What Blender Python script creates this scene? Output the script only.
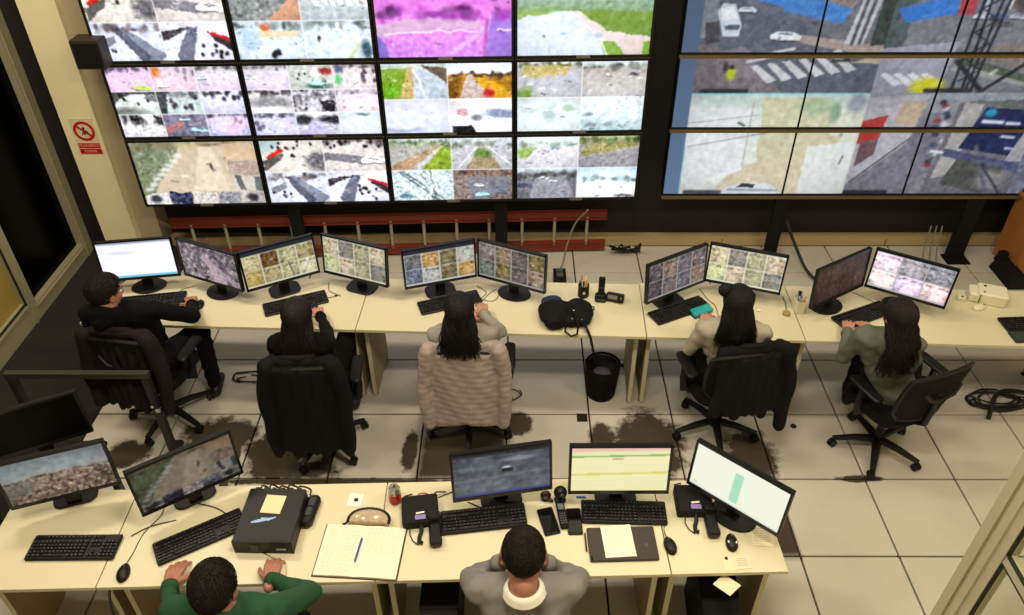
import bpy, bmesh, math, random
import numpy as np
from mathutils import Vector, Matrix, noise as mnoise
PI = math.pi
R = math.radians
for o in list(bpy.data.objects): bpy.data.objects.remove(o)
scn = bpy.context.scene
col = scn.collection

# ---------------------------------------------------------------- camera
CAM_F, CAM_PITCH, CAM_YAW, CAM_ROLL, CAM_H = 789.3, .6576, .0075, -.0044, 4.142
def cam_axes(p, y, r):
    f = Vector((-math.sin(y)*math.cos(p), math.cos(y)*math.cos(p), -math.sin(p)))
    rt = Vector((math.cos(y), math.sin(y), 0)); up = rt.cross(f)
    return rt*math.cos(r)+up*math.sin(r), -rt*math.sin(r)+up*math.cos(r), f
cr, cu, cf = cam_axes(CAM_PITCH, CAM_YAW, CAM_ROLL)
cd = bpy.data.cameras.new('camera'); cam = bpy.data.objects.new('camera', cd); col.objects.link(cam)
cd.sensor_width = 36; cd.sensor_fit = 'HORIZONTAL'; cd.lens = CAM_F*36/1024
cam.matrix_world = Matrix(((cr.x, cu.x, -cf.x, 0), (cr.y, cu.y, -cf.y, 0), (cr.z, cu.z, -cf.z, CAM_H), (0, 0, 0, 1)))
cd.clip_start = .05; cd.clip_end = 60
scn.camera = cam

# ---------------------------------------------------------------- light, view
scn.view_settings.view_transform = 'Standard'
scn.view_settings.look = 'None'
scn.view_settings.exposure = 0.0
scn.view_settings.gamma = 1.0
scn.view_settings.use_curve_mapping = False
w = bpy.data.worlds.new('room_ambient'); scn.world = w; w.use_nodes = True
w.node_tree.nodes['Background'].inputs[0].default_value = (.9, .8, .62, 1)
w.node_tree.nodes['Background'].inputs[1].default_value = .05
def area(name, loc, sx, sy, power, colr, rot=(0, 0, 0), spread=PI):
    l = bpy.data.lights.new(name, 'AREA'); l.shape = 'RECTANGLE'; l.size = sx; l.size_y = sy
    l.energy = power; l.color = colr; l.spread = spread
    o = bpy.data.objects.new(name, l); col.objects.link(o); o.location = loc; o.rotation_euler = rot
    return o
WARM = (1.0, .885, .70)
LIGHTS = [(-2.2, 1.7, 62), (.3, 1.7, 98), (2.9, 2.0, 66), (-2.9, 4.2, 95), (.4, 3.9, 58), (3.2, 3.9, 26)]
for lx, ly, lp in LIGHTS:
    area('ceiling_lamp_light', (lx, ly, 4.84), 1.15, .28, lp, WARM)

# ---------------------------------------------------------------- materials
MATS = {}
def mat(name, c, rough=.6, metal=0.0, spec=.5, bump=0.0, bscale=60, var=0.0, vscale=6, trans=0.0, emit=None, alpha=None):
    if name in MATS: return MATS[name]
    m = bpy.data.materials.new(name); m.use_nodes = True; nt = m.node_tree; b = nt.nodes['Principled BSDF']
    c = tuple((x/12.92 if x <= .04045 else ((x+.055)/1.055)**2.4) for x in c)
    b.inputs['Base Color'].default_value = (*c, 1); b.inputs['Roughness'].default_value = rough
    b.inputs['Metallic'].default_value = metal; b.inputs['Specular IOR Level'].default_value = spec
    if trans: b.inputs['Transmission Weight'].default_value = trans; b.inputs['IOR'].default_value = 1.05
    tc = nt.nodes.new('ShaderNodeTexCoord')
    if var:
        n = nt.nodes.new('ShaderNodeTexNoise'); n.inputs['Scale'].default_value = vscale; n.inputs['Detail'].default_value = 4
        nt.links.new(tc.outputs['Object'], n.inputs['Vector'])
        mx = nt.nodes.new('ShaderNodeMix'); mx.data_type = 'RGBA'
        mx.inputs[6].default_value = (*[x*(1-var) for x in c], 1); mx.inputs[7].default_value = (*[min(1, x*(1+var)) for x in c], 1)
        nt.links.new(n.outputs['Fac'], mx.inputs[0]); nt.links.new(mx.outputs[2], b.inputs['Base Color'])
    if bump:
        n = nt.nodes.new('ShaderNodeTexNoise'); n.inputs['Scale'].default_value = bscale; n.inputs['Detail'].default_value = 3
        nt.links.new(tc.outputs['Object'], n.inputs['Vector'])
        bp = nt.nodes.new('ShaderNodeBump'); bp.inputs['Strength'].default_value = bump; bp.inputs['Distance'].default_value = .01
        nt.links.new(n.outputs['Fac'], bp.inputs['Height']); nt.links.new(bp.outputs['Normal'], b.inputs['Normal'])
    MATS[name] = m; return m
black = mat('black_plastic', (.055, .053, .05), .45, spec=.3, bump=.1, bscale=300)
blackm = mat('black_matte', (.04, .038, .036), .7, spec=.25, bump=.15, bscale=200)
keycap = mat('keycap_black', (.085, .08, .075), .5, spec=.3)
keymark = mat('key_legend_grey', (.30, .30, .28), .6)
laminate = mat('cream_laminate', (.80, .765, .635), .42, var=.04, vscale=3, bump=.03, bscale=400)
laminate_edge = mat('cream_edge_band', (.78, .745, .61), .5)
panel_tan_and_shade = mat('tan_melamine', (.62, .55, .40), .55, var=.06, vscale=4)  # modesty panels' own tan; on side panels it stands for their shade
steel = mat('steel_grey', (.5, .5, .48), .35, .9)
chrome = mat('chrome', (.75, .75, .73), .2, 1)
darksteel = mat('dark_painted_steel', (.17, .165, .15), .5, .3)
white_paper = mat('white_paper', (.9, .88, .82), .8)
cream_plastic = mat('cream_plastic', (.85, .82, .7), .45)
cable_black = mat('cable_black', (.07, .07, .07), .5)
cable_grey = mat('cable_grey', (.45, .42, .36), .6)

# ---------------------------------------------------------------- mesh helpers
def rotm(rx=0, ry=0, rz=0):
    return Matrix.Rotation(rz, 4, 'Z') @ Matrix.Rotation(ry, 4, 'Y') @ Matrix.Rotation(rx, 4, 'X')
def T(x, y, z): return Matrix.Translation((x, y, z))
class MB:
    def __init__(s): s.v = []; s.f = []; s.mi = []; s.m = Matrix(); s.k = 0
    def add(s, vs, fs):
        n = len(s.v); s.v += [tuple(s.m @ Vector(p)) for p in vs]; s.f += [tuple(i+n for i in f) for f in fs]; s.mi += [s.k]*len(fs)
        return s
    def box(s, x, y, z, sx, sy, sz, M=None, top=1.0):
        hx, hy, hz = sx/2, sy/2, sz/2; t = top
        vs = [(-hx, -hy, -hz), (hx, -hy, -hz), (hx, hy, -hz), (-hx, hy, -hz), (-hx*t, -hy*t, hz), (hx*t, -hy*t, hz), (hx*t, hy*t, hz), (-hx*t, hy*t, hz)]
        mm = T(x, y, z) @ (M or Matrix()); vs = [mm @ Vector(p) for p in vs]
        return s.add(vs, [(0, 3, 2, 1), (4, 5, 6, 7), (0, 1, 5, 4), (1, 2, 6, 5), (2, 3, 7, 6), (3, 0, 4, 7)])
    def rbox(s, x, y, z, sx, sy, sz, r=.01, n=3, M=None, e=None):
        # box with rounded vertical edges and a chamfered top and bottom rim
        e = min(r*.5, sz*.3) if e is None else e
        ring = []
        for (cx, cy, a0) in ((sx/2-r, sy/2-r, 0), (-sx/2+r, sy/2-r, 90), (-sx/2+r, -sy/2+r, 180), (sx/2-r, -sy/2+r, 270)):
            for i in range(n+1):
                a = R(a0+90*i/n); ring.append((cx, cy, math.cos(a), math.sin(a)))
        mm = T(x, y, z) @ (M or Matrix()); vs = []; N = len(ring)
        for (zz, ins) in ((-sz/2, e), (-sz/2+e, 0), (sz/2-e, 0), (sz/2, e)):
            for (cx, cy, ca, sa) in ring: vs.append(mm @ Vector((cx+(r-ins)*ca, cy+(r-ins)*sa, zz)))
        fs = [tuple(range(N-1, -1, -1)), tuple(range(3*N, 4*N))]
        for k in range(3):
            for i in range(N):
                j = (i+1) % N; fs.append((k*N+i, k*N+j, (k+1)*N+j, (k+1)*N+i))
        return s.add(vs, fs)
    def lathe(s, prof, n=24, M=None, cap=True):
        mm = M or Matrix(); vs = []; fs = []
        for (r, z) in prof:
            for i in range(n): a = 2*PI*i/n; vs.append(mm @ Vector((r*math.cos(a), r*math.sin(a), z)))
        for k in range(len(prof)-1):
            for i in range(n): j = (i+1) % n; fs.append((k*n+i, k*n+j, (k+1)*n+j, (k+1)*n+i))
        if cap: fs.append(tuple(range(n-1, -1, -1))); fs.append(tuple(range((len(prof)-1)*n, len(prof)*n)))
        return s.add(vs, fs)
    def ctube(s, pts, rad, n=8, k=5):
        # tube along a smooth curve through the points
        P = [Vector(p) for p in pts]; P = [P[0]*2-P[1]]+P+[P[-1]*2-P[-2]]; out = []
        for i in range(1, len(P)-2):
            for j in range(k):
                t = j/k; a, b_, c, d = P[i-1], P[i], P[i+1], P[i+2]
                out.append(.5*((2*b_)+(c-a)*t+(2*a-5*b_+4*c-d)*t*t+(3*b_-a-3*c+d)*t**3))
        out.append(P[-2]); return s.tube(out, rad, n)
    def cyl(s, a, b, r, r2=None, n=16):
        return s.tube([a, b], [r, r if r2 is None else r2], n)
    def tube(s, pts, rad, n=8, flat=1.0):
        pts = [Vector(p) for p in pts]
        if not hasattr(rad, '__len__'): rad = [rad]*len(pts)
        vs = []; fs = []; up = None
        for i, p in enumerate(pts):
            d = (pts[min(i+1, len(pts)-1)]-pts[max(i-1, 0)])
            d = d.normalized() if d.length > 1e-9 else Vector((0, 0, 1))
            if up is None:
                up = Vector((0, 0, 1)) if abs(d.z) < .9 else Vector((1, 0, 0))
            u = (up - d*up.dot(d)); u = u.normalized() if u.length > 1e-6 else d.orthogonal().normalized()
            up = u; vv = d.cross(u)
            for k in range(n):
                a = 2*PI*k/n; vs.append(p + (u*math.cos(a)*flat + vv*math.sin(a))*rad[i])
        for i in range(len(pts)-1):
            for k in range(n): j = (k+1) % n; fs.append((i*n+k, i*n+j, (i+1)*n+j, (i+1)*n+k))
        fs.append(tuple(range(n-1, -1, -1))); fs.append(tuple(range((len(pts)-1)*n, len(pts)*n)))
        return s.add(vs, fs)
    def ell(s, c, r, nu=16, nv=10, M=None):
        mm = T(*c) @ (M or Matrix()); vs = [mm @ Vector((0, 0, -r[2]))]; fs = []
        for j in range(1, nv):
            b = -PI/2+PI*j/nv
            for i in range(nu): a = 2*PI*i/nu; vs.append(mm @ Vector((r[0]*math.cos(b)*math.cos(a), r[1]*math.cos(b)*math.sin(a), r[2]*math.sin(b))))
        vs.append(mm @ Vector((0, 0, r[2]))); L = len(vs)-1
        for i in range(nu): j = (i+1) % nu; fs.append((0, 1+j, 1+i)); fs.append((L, L-nu+i, L-nu+j))
        for k in range(nv-2):
            for i in range(nu): j = (i+1) % nu; a = 1+k*nu; fs.append((a+i, a+j, a+nu+j, a+nu+i))
        return s.add(vs, fs)
    def cap(s, a, b, ra, rb, n=12):
        # capsule with two radii (rounded ends)
        a = Vector(a); b = Vector(b); d = (b-a); L = d.length; d = d/L if L > 1e-9 else Vector((0, 0, 1))
        pts = [a-d*ra*.98, a-d*ra*.8, a-d*ra*.45, a, b, b+d*rb*.45, b+d*rb*.8, b+d*rb*.98]
        rr = [ra*.2, ra*.6, ra*.89, ra, rb, rb*.89, rb*.6, rb*.2]
        return s.tube(pts, rr, n)
    def prism(s, poly, z0, z1, M=None):
        mm = M or Matrix(); n = len(poly)
        vs = [mm @ Vector((x, y, z0)) for x, y in poly]+[mm @ Vector((x, y, z1)) for x, y in poly]
        fs = [tuple(range(n-1, -1, -1)), tuple(range(n, 2*n))]+[(i, (i+1) % n, n+(i+1) % n, n+i) for i in range(n)]
        return s.add(vs, fs)
    def mesh(s, name, mats, smooth=False):
        me = bpy.data.meshes.new(name); me.from_pydata(s.v, [], s.f)
        for m in (mats if isinstance(mats, (list, tuple)) else [mats]): me.materials.append(m)
        if max(s.mi or [0]) > 0: me.polygons.foreach_set('material_index', s.mi)
        me.update()
        if smooth:
            me.polygons.foreach_set('use_smooth', [True]*len(me.polygons))
            if smooth != 'all': me.set_sharp_from_angle(angle=R(38))
        return me
    def build(s, name, mats, parent=None, smooth=False, loc=None, rz=0):
        return link(name, s.mesh(name, mats, smooth), parent, loc, rz)
def link(name, me, parent=None, loc=None, rz=0):
    o = bpy.data.objects.new(name, me); col.objects.link(o)
    if parent is not None: o.parent = parent
    if loc is not None: o.location = loc
    if rz: o.rotation_euler = (0, 0, rz)
    return o
def tag(o, label, cat, group=None, kind=None):
    o['label'] = label; o['category'] = cat
    if group: o['group'] = group
    if kind: o['kind'] = kind
    return o
def thing(name, label, cat, loc=(0, 0, 0), rz=0, group=None):
    o = bpy.data.objects.new(name, None); col.objects.link(o); o.location = loc; o.rotation_euler = (0, 0, rz)
    o.empty_display_size = .1
    return tag(o, label, cat, group)
def struct(name, mb, m, parent=None, smooth=False, **k):
    o = mb.build(name, m, parent, smooth, **k)
    if parent is None: o['kind'] = 'structure'
    return o
def dup(root, loc, rz, label=None, group=None):
    r = root.copy(); col.objects.link(r); r.location = loc; r.rotation_euler = (0, 0, rz)
    if label: r['label'] = label
    if group: r['group'] = group
    for ch in list(root.children):
        c = ch.copy(); col.objects.link(c); c.parent = r
        for g in list(ch.children):
            d = g.copy(); col.objects.link(d); d.parent = c
    return r
def remeshed(mb, voxel, smooth_it=2, fac=.6, fn=None, decimate=None):
    me = mb.mesh('tmp', [black]); o = bpy.data.objects.new('tmp', me); col.objects.link(o)
    m = o.modifiers.new('r', 'REMESH'); m.mode = 'VOXEL'; m.voxel_size = voxel
    if smooth_it:
        m2 = o.modifiers.new('s', 'SMOOTH'); m2.iterations = smooth_it; m2.factor = fac
    if decimate:
        m3 = o.modifiers.new('d', 'DECIMATE'); m3.ratio = decimate
    dg = bpy.context.evaluated_depsgraph_get()
    out = bpy.data.meshes.new_from_object(o.evaluated_get(dg))
    bpy.data.objects.remove(o); bpy.data.meshes.remove(me)
    out.materials.clear()
    if fn is not None:
        n = len(out.vertices); co = np.empty(n*3); out.vertices.foreach_get('co', co); co = co.reshape(-1, 3)
        no = np.empty(n*3); out.vertices.foreach_get('normal', no); no = no.reshape(-1, 3)
        co = fn(co, no); out.vertices.foreach_set('co', co.ravel())
    out.polygons.foreach_set('use_smooth', [True]*len(out.polygons)); out.update()
    return out
def join_meshes(name, parts, mats):
    V = []; F = []; n = 0
    for me in parts:
        nv = len(me.vertices); co = np.empty(nv*3); me.vertices.foreach_get('co', co); V.append(co.reshape(-1, 3))
        F += [tuple(i+n for i in p.vertices) for p in me.polygons]; n += nv
    out = bpy.data.meshes.new(name); out.from_pydata(np.concatenate(V).tolist(), [], F)
    for m in mats: out.materials.append(m)
    out.polygons.foreach_set('use_smooth', [True]*len(out.polygons)); out.update(); return out
# ---------------------------------------------------------------- screen pictures (painted into point colours of a fine grid)
class Cv:
    def __init__(s, a): s.a = a; s.h, s.w = a.shape[:2]; s.Y, s.X = np.mgrid[0:s.h, 0:s.w]; s.X = (s.X+.5)/s.w; s.Y = (s.Y+.5)/s.h
    def sub(s, x0, y0, x1, y1):
        return Cv(s.a[int(round(y0*s.h)):max(int(round(y0*s.h))+1, int(round(y1*s.h))), int(round(x0*s.w)):max(int(round(x0*s.w))+1, int(round(x1*s.w)))])
    def put(s, m, c, al=1.0):
        m = (m*al)[..., None] if m.dtype != bool else (m.astype(float)*al)[..., None]
        s.a[:] = s.a*(1-m)+np.array(c)*m
    def fill(s, c): s.a[:] = np.array(c)
    def grad(s, c0, c1, y0=0, y1=1):
        t = np.clip((s.Y-y0)/(y1-y0), 0, 1)[..., None]; m = ((s.Y >= y0) & (s.Y <= y1))[..., None]
        s.a[:] = np.where(m, np.array(c0)*(1-t)+np.array(c1)*t, s.a)
    def poly(s, pts, c, al=1.0):
        ins = np.zeros(s.X.shape, bool); n = len(pts)
        for i in range(n):
            x0, y0 = pts[i]; x1, y1 = pts[(i+1) % n]
            if y0 == y1: continue
            cond = ((y0 > s.Y) != (y1 > s.Y)) & (s.X < (x1-x0)*(s.Y-y0)/(y1-y0)+x0); ins ^= cond
        s.put(ins, c, al)
    def ell(s, cx, cy, rx, ry, c, al=1.0, soft=.35):
        d = np.sqrt(((s.X-cx)/rx)**2+((s.Y-cy)/ry)**2); s.put(np.clip((1+soft-d)/(2*soft), 0, 1), c, al)
    def line(s, x0, y0, x1, y1, wd, c, al=1.0):
        asp = s.w/s.h; dx, dy = (x1-x0)*asp, y1-y0; L = max(dx*dx+dy*dy, 1e-9)
        t = np.clip((((s.X-x0)*asp)*dx+(s.Y-y0)*dy)/L, 0, 1)
        d = np.hypot((s.X-x0)*asp-t*dx, s.Y-y0-t*dy); s.put(np.clip(1.5-d/wd, 0, 1), c, al)
    def noise(s, rng, amp, cell=3, c=(1, 1, 1), y0=0, y1=1, x0=0, x1=1):
        gh, gw = s.h//cell+3, s.w//cell+3; g = rng.standard_normal((gh, gw))
        yy = np.linspace(0, gh-2.01, s.h); xx = np.linspace(0, gw-2.01, s.w); iy = yy.astype(int); ix = xx.astype(int); fy = (yy-iy)[:, None]; fx = (xx-ix)[None]
        v = (g[iy][:, ix]*(1-fx)+g[iy][:, ix+1]*fx)*(1-fy)+(g[iy+1][:, ix]*(1-fx)+g[iy+1][:, ix+1]*fx)*fy
        m = ((s.Y >= y0) & (s.Y <= y1) & (s.X >= x0) & (s.X <= x1))
        s.a[:] = s.a+(v*amp*m)[..., None]*np.array(c)
    def frame(s, c=(1, 1, 1)): s.a[0, :] = c; s.a[:, 0] = c
def car(cv, x, y, s, c, g=(.22, .23, .27)):
    k = s*1.25; cv.poly([(x-s, y+k*.35), (x+s*.9, y+k*.5), (x+s*1.1, y+k*.62), (x-s*.8, y+k*.6)], (.15, .14, .16), .6)
    cv.poly([(x-s, y), (x-s*.6, y-k*.25), (x+s*.5, y-k*.22), (x+s, y+k*.1), (x+s*.95, y+k*.48), (x-s*.95, y+k*.38)], c)
    cv.poly([(x-s*.55, y-k*.05), (x-s*.35, y-k*.17), (x+s*.35, y-k*.14), (x+s*.55, y+k*.08)], g, .7)
def people(cv, rng, n, x0=0, x1=1, y0=.3, y1=.95, s=.022, c=(.08, .06, .1)):
    for _ in range(n):
        x, y = rng.uniform(x0, x1), rng.uniform(y0, y1); cv.ell(x, y, s, s*2.2, c); 
def treeline(cv, rng, y, amp, c, dark=.5):
    for k in range(20):
        x = rng.uniform(0, 1); r = rng.uniform(.02, .075); cv.ell(x, y+rng.uniform(-amp, amp)*.7, r, amp*rng.uniform(.3, 1.1), np.array(c)*rng.uniform(dark, 1.7), rng.uniform(.5, .95), .5)
def view(cv, rng, kind):
    n = rng
    if kind == 'plaza_car':        # grey street with white car and dark people
        cv.fill((.80, .77, .76)); cv.noise(n, .05, 4); treeline(cv, n, .05, .12, (.25, .2, .2)); cv.poly([(0, .38), (.65, .55), (.6, .8), (0, .62)], (.42, .41, .45)); cv.noise(n, .03, 2)
        car(cv, .8, .62, .22, (.93, .94, .96)); people(cv, n, 5, .5, 1, .05, .3); people(cv, n, 6, 0, .4, .05, .25)
    elif kind == 'plaza_red':      # pale plaza with a red vehicle at the left
        cv.fill((.83, .80, .76)); cv.noise(n, .04, 4); cv.ell(.1, .1, .2, .25, (.62, .72, .72)); cv.poly([(.05, .5), (.33, .22), (.36, .35), (.1, .62)], (.75, .13, .1)); cv.poly([(.0, .62), (.35, .4), (.3, .6), (.02, .95)], (.3, .3, .28))
        cv.ell(.9, .65, .2, .28, (.35, .34, .36)); cv.noise(n, .1, 2, x0=.7, y0=.4); people(cv, n, 9, .1, .9, .05, .35); cv.ell(.5, .5, .035, .06, (.1, .1, .12))
    elif kind == 'road_down':      # dark wedge shaped road coming from upper left
        cv.fill((.80, .82, .92)); cv.noise(n, .04, 4); cv.poly([(.3, .12), (.48, .12), (1, .8), (.9, 1), (.62, 1)], (.45, .48, .56)); cv.poly([(.3, .12), (.4, .12), (.78, .9), (.7, 1), (.62, 1)], (.28, .3, .36))
        treeline(cv, n, .12, .1, (.3, .26, .26), .3); cv.poly([(.05, .5), (.3, .3), (.32, .5), (.05, .7)], (.3, .32, .36), .8); people(cv, n, 5, .05, .4, .6, .9)
    elif kind == 'road_up':        # road from lower left to top, red canopy right
        cv.fill((.84, .84, .92)); cv.noise(n, .03, 4); cv.poly([(.4, .12), (.55, .12), (.38, 1), (.1, 1)], (.36, .37, .45)); cv.poly([(0, .2), (.5, .1), (.0, .45)], (.2, .18, .2)); cv.noise(n, .1, 2, y1=.3)
        cv.poly([(.55, .0), (1, 0), (1, .35), (.66, .25)], (.92, .92, .95)); cv.poly([(.66, .22), (1, .36), (1, .48), (.7, .32)], (.78, .08, .12)); cv.poly([(.7, .32), (1, .48), (1, .75), (.72, .4)], (.16, .14, .16))
        people(cv, n, 9, .48, .9, .45, .95, .026); cv.poly([(0, .72), (.14, .8), (.18, 1), (0, 1)], (.96, .96, .98))
    elif kind == 'pink_car':
        cv.grad((.80, .68, .86), (.86, .72, .88)); cv.noise(n, .04, 3, (1, .6, 1)); treeline(cv, n, .08, .12, (.2, .18, .2)); car(cv, .74, .82, .2, (.78, .95, .35), (.35, .7, .1))
    elif kind == 'pink_cross':
        cv.grad((.78, .72, .78), (.90, .74, .82)); cv.noise(n, .05, 3); cv.ell(.12, .2, .1, .22, (.85, .42, .2)); people(cv, n, 6, .5, 1, .15, .5, .05, (.45, .4, .45)); car(cv, .2, .75, .14, (.85, .95, .86), (.7, .85, .7))
    elif kind == 'pink_open':
        cv.grad((.76, .74, .78), (.84, .76, .88)); cv.noise(n, .05, 3, (1, .7, 1)); treeline(cv, n, .06, .1, (.35, .36, .35)); car(cv, .15, .45, .14, (.82, .95, .92)); car(cv, .92, .3, .09, (.9, .95, .93))
    elif kind == 'grey_arcade':
        cv.fill((.80, .84, .82)); cv.noise(n, .06, 3); cv.poly([(0, 0), (1, 0), (1, .12), (.4, .12), (.1, .3), (0, .5)], (.25, .26, .26)); cv.poly([(.12, .05), (.22, .05), (.3, .4), (.22, .4)], (.12, .12, .12)); cv.ell(.2, .95, .5, .28, (.42, .45, .43)); people(cv, n, 3, .3, .9, .3, .9, .03)
        cv.poly([(.75, .1), (1, .15), (1, .45), (.7, .3)], (.3, .3, .32), .8)
    elif kind == 'grey_people':
        cv.fill((.74, .80, .80)); cv.noise(n, .06, 3); cv.poly([(0, 0), (.25, 0), (.12, 1), (0, 1)], (.22, .24, .25)); treeline(cv, n, .08, .16, (.3, .3, .32)); people(cv, n, 8, .3, .95, .25, .85, .05, (.2, .2, .22))
    elif kind == 'violet_street':
        cv.grad((.90, .90, .94), (.72, .72, .86)); cv.noise(n, .04, 4); treeline(cv, n, .12, .13, (.14, .14, .18), .4); people(cv, n, 4, .5, .95, .1, .4, .05, (.15, .15, .2))
    elif kind == 'dark_trees':
        cv.grad((.85, .85, .86), (.80, .78, .82)); treeline(cv, n, .2, .22, (.13, .13, .13), .3); cv.noise(n, .08, 3); cv.poly([(.8, 0), (1, .1), (1, .5), (.85, .3)], (.15, .15, .15))
    elif kind == 'dark_car':
        cv.grad((.45, .42, .52), (.34, .34, .42)); cv.noise(n, .07, 3); cv.poly([(0, .5), (.5, .25), (.45, .5), (0, .85)], (.68, .38, .36), .8); car(cv, .5, .2, .13, (.7, .9, .96)); car(cv, .78, .65, .2, (.6, .82, .92))
    elif kind == 'pink_violet':
        cv.grad((.82, .76, .86), (.66, .66, .86)); cv.noise(n, .06, 3, (1, .8, .9)); cv.poly([(.2, .6), (.7, .2), (1, .4), (.6, 1)], (.88, .7, .78), .6); treeline(cv, n, .03, .08, (.3, .28, .35)); people(cv, n, 2, .6, .9, .2, .4, .05, (.5, .4, .5))
    elif kind == 'green_truck':
        cv.fill((.72, .74, .72)); cv.noise(n, .06, 3); cv.ell(.62, .85, .26, .16, (.12, .3, .26)); cv.ell(.62, .75, .2, .1, (.7, .88, .82)); cv.ell(.62, .3, .08, .18, (.97, .98, .97)); cv.ell(.85, .25, .16, .15, (.55, .15, .15)); people(cv, n, 5, .1, .9, .3, .7, .025)
    elif kind == 'market':
        cv.fill((.84, .78, .80)); cv.noise(n, .09, 3); cv.ell(.1, .6, .08, .2, (.3, .75, .4)); treeline(cv, n, .05, .1, (.35, .33, .35)); people(cv, n, 6, .6, 1, .2, .7, .05, (.25, .22, .26)); cv.ell(.15, .2, .1, .15, (.3, .35, .5))
    elif kind == 'roundabout':
        cv.fill((.86, .84, .86)); treeline(cv, n, .1, .16, (.14, .13, .15), .4); cv.ell(.5, .55, .5, .28, (.48, .48, .5)); cv.ell(.4, 1.0, .5, .28, (.97, .95, .96)); cv.noise(n, .04, 3)
    elif kind == 'bw_tangle':
        cv.fill((.55, .54, .58)); cv.noise(n, .26, 3); cv.poly([(.6, .5), (.95, .5), (.95, .95), (.7, .95)], (.1, .09, .12)); cv.ell(.4, .75, .2, .3, (.85, .85, .9), .7); people(cv, n, 4, .15, .35, .6, .9, .025)
    elif kind == 'pale_pink':
        cv.fill((.88, .80, .86)); cv.noise(n, .03, 4, (1, .6, .8)); treeline(cv, n, .12, .08, (.45, .42, .48)); cv.ell(.15, .8, .06, .06, (.7, .5, .6))
    elif kind == 'violet_road':
        cv.grad((.78, .78, .86), (.72, .73, .92)); cv.noise(n, .04, 4); treeline(cv, n, .08, .1, (.25, .25, .32)); people(cv, n, 4, .0, .2, .4, .7, .05, (.3, .28, .4)); cv.poly([(.7, .2), (.85, .2), (1, 1), (.75, 1)], (.8, .72, .8), .5)
    elif kind == 'tree_road':
        cv.grad((.95, .95, .95), (.74, .72, .84)); cv.ell(.15, .3, .25, .22, (.15, .16, .17)); cv.ell(.85, .3, .35, .2, (.14, .14, .17)); cv.poly([(.35, .35), (.55, .35), (.85, 1), (.1, 1)], (.68, .66, .8)); cv.noise(n, .06, 2); car(cv, .75, .55, .1, (.8, .82, .85))
    elif kind == 'pale_cyan':
        cv.fill((.86, .91, .95)); cv.noise(n, .03, 5); cv.ell(.55, .1, .16, .05, (.3, .38, .4)); cv.line(0, .2, .5, .05, .02, (.7, .75, .78))
    elif kind == 'hwy_green':      # highway with green verge left
        cv.fill((.72, .76, .80)); cv.poly([(0, 0), (.48, 0), (.48, 1), (0, 1)], (.70, .60, .35)); cv.poly([(0, .1), (.4, .1), (.25, 1), (0, 1)], (.42, .55, .15)); cv.ell(.1, .75, .14, .2, (.35, .62, .1)); cv.poly([(.48, .1), (.56, .1), (1, .55), (1, 1), (.5, 1)], (.66, .71, .78)); cv.line(.5, .2, .66, 1, .02, (.88, .9, .92)); cv.grad((.75, .82, .84), (.7, .75, .7), 0, .12); cv.poly([(.6, .08), (1, .1), (1, .55)], (.35, .3, .25)); cv.noise(n, .05, 2)
    elif kind == 'hwy_orange':
        cv.grad((.82, .90, .95), (.95, .97, .98), 0, .3); cv.grad((.62, .42, .12), (.60, .36, .08), .3, 1); treeline(cv, n, .33, .08, (.16, .12, .1)); cv.poly([(.3, .35), (.36, .35), (.65, .8), (.7, 1), (.15, 1)], (.70, .62, .60)); cv.poly([(.36, .4), (.8, .55), (1, .9), (1, 1), (.72, 1)], (.80, .56, .1)); cv.ell(.63, .85, .08, .12, (.7, .1, .15)); cv.poly([(.0, .45), (.25, .4), (.1, 1), (0, 1)], (.4, .25, .06)); cv.noise(n, .06, 2)
    elif kind == 'pale_sky':
        cv.fill((.86, .89, .96)); cv.noise(n, .03, 6, (1, .9, .7)); cv.ell(.35, .2, .12, .1, (.78, .82, .92)); cv.ell(.3, .88, .3, .09, (.62, .68, .84)); cv.ell(.3, .82, .2, .04, (.86, .92, .96))
    elif kind == 'pale_lorry':
        cv.fill((.93, .95, .98)); cv.poly([(.0, .05), (.3, .05), (.3, .6), (.0, .5)], (.85, .82, .84)); cv.poly([(.1, .25), (.28, .3), (.28, .5), (.1, .45)], (.80, .55, .58)); cv.ell(.8, .42, .25, .14, (.42, .48, .60)); cv.noise(n, .05, 3, y0=.2, y1=.6); cv.poly([(.03, .78), (.35, .78), (.42, 1), (.03, 1)], (.08, .08, .12)); cv.ell(.42, .55, .1, .1, (.4, .42, .48))
    elif kind == 'hwy_sand':
        cv.fill((.66, .66, .68)); cv.grad((.85, .87, .9), (.8, .8, .8), 0, .1); cv.poly([(.1, .12), (.85, .08), (.75, .38), (.3, .48), (.05, .35)], (.68, .60, .36)); cv.ell(.12, .9, .16, .2, (.42, .55, .25)); treeline(cv, n, .08, .06, (.3, .32, .2)); cv.noise(n, .04, 2); cv.poly([(.3, .4), (1, .3), (1, 1), (.2, 1)], (.66, .67, .72), .6)
    elif kind == 'hwy_grey':
        cv.grad((.62, .60, .55), (.70, .69, .70)); cv.grad((.85, .9, .95), (.7, .74, .7), 0, .15); treeline(cv, n, .15, .08, (.3, .33, .3)); car(cv, .42, .38, .07, (.85, .87, .9)); car(cv, .8, .35, .08, (.3, .32, .35)); cv.noise(n, .03, 3)
    elif kind == 'pale_green':
        cv.fill((.86, .93, .94)); cv.noise(n, .04, 5); cv.ell(.5, .5, .1, .12, (.62, .72, .72)); cv.ell(.8, .3, .1, .1, (.6, .75, .6)); cv.ell(.2, .35, .12, .08, (.75, .82, .82))
    elif kind == 'misty':
        cv.grad((.88, .92, .94), (.62, .72, .76)); cv.noise(n, .06, 4); 
        for k in range(7): cv.ell(n.uniform(.1, .9), n.uniform(.35, .85), .08, .06, (.84, .88, .9) if k % 2 else (.45, .52, .56))
    elif kind == 'median':         # grass median between two roads
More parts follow.
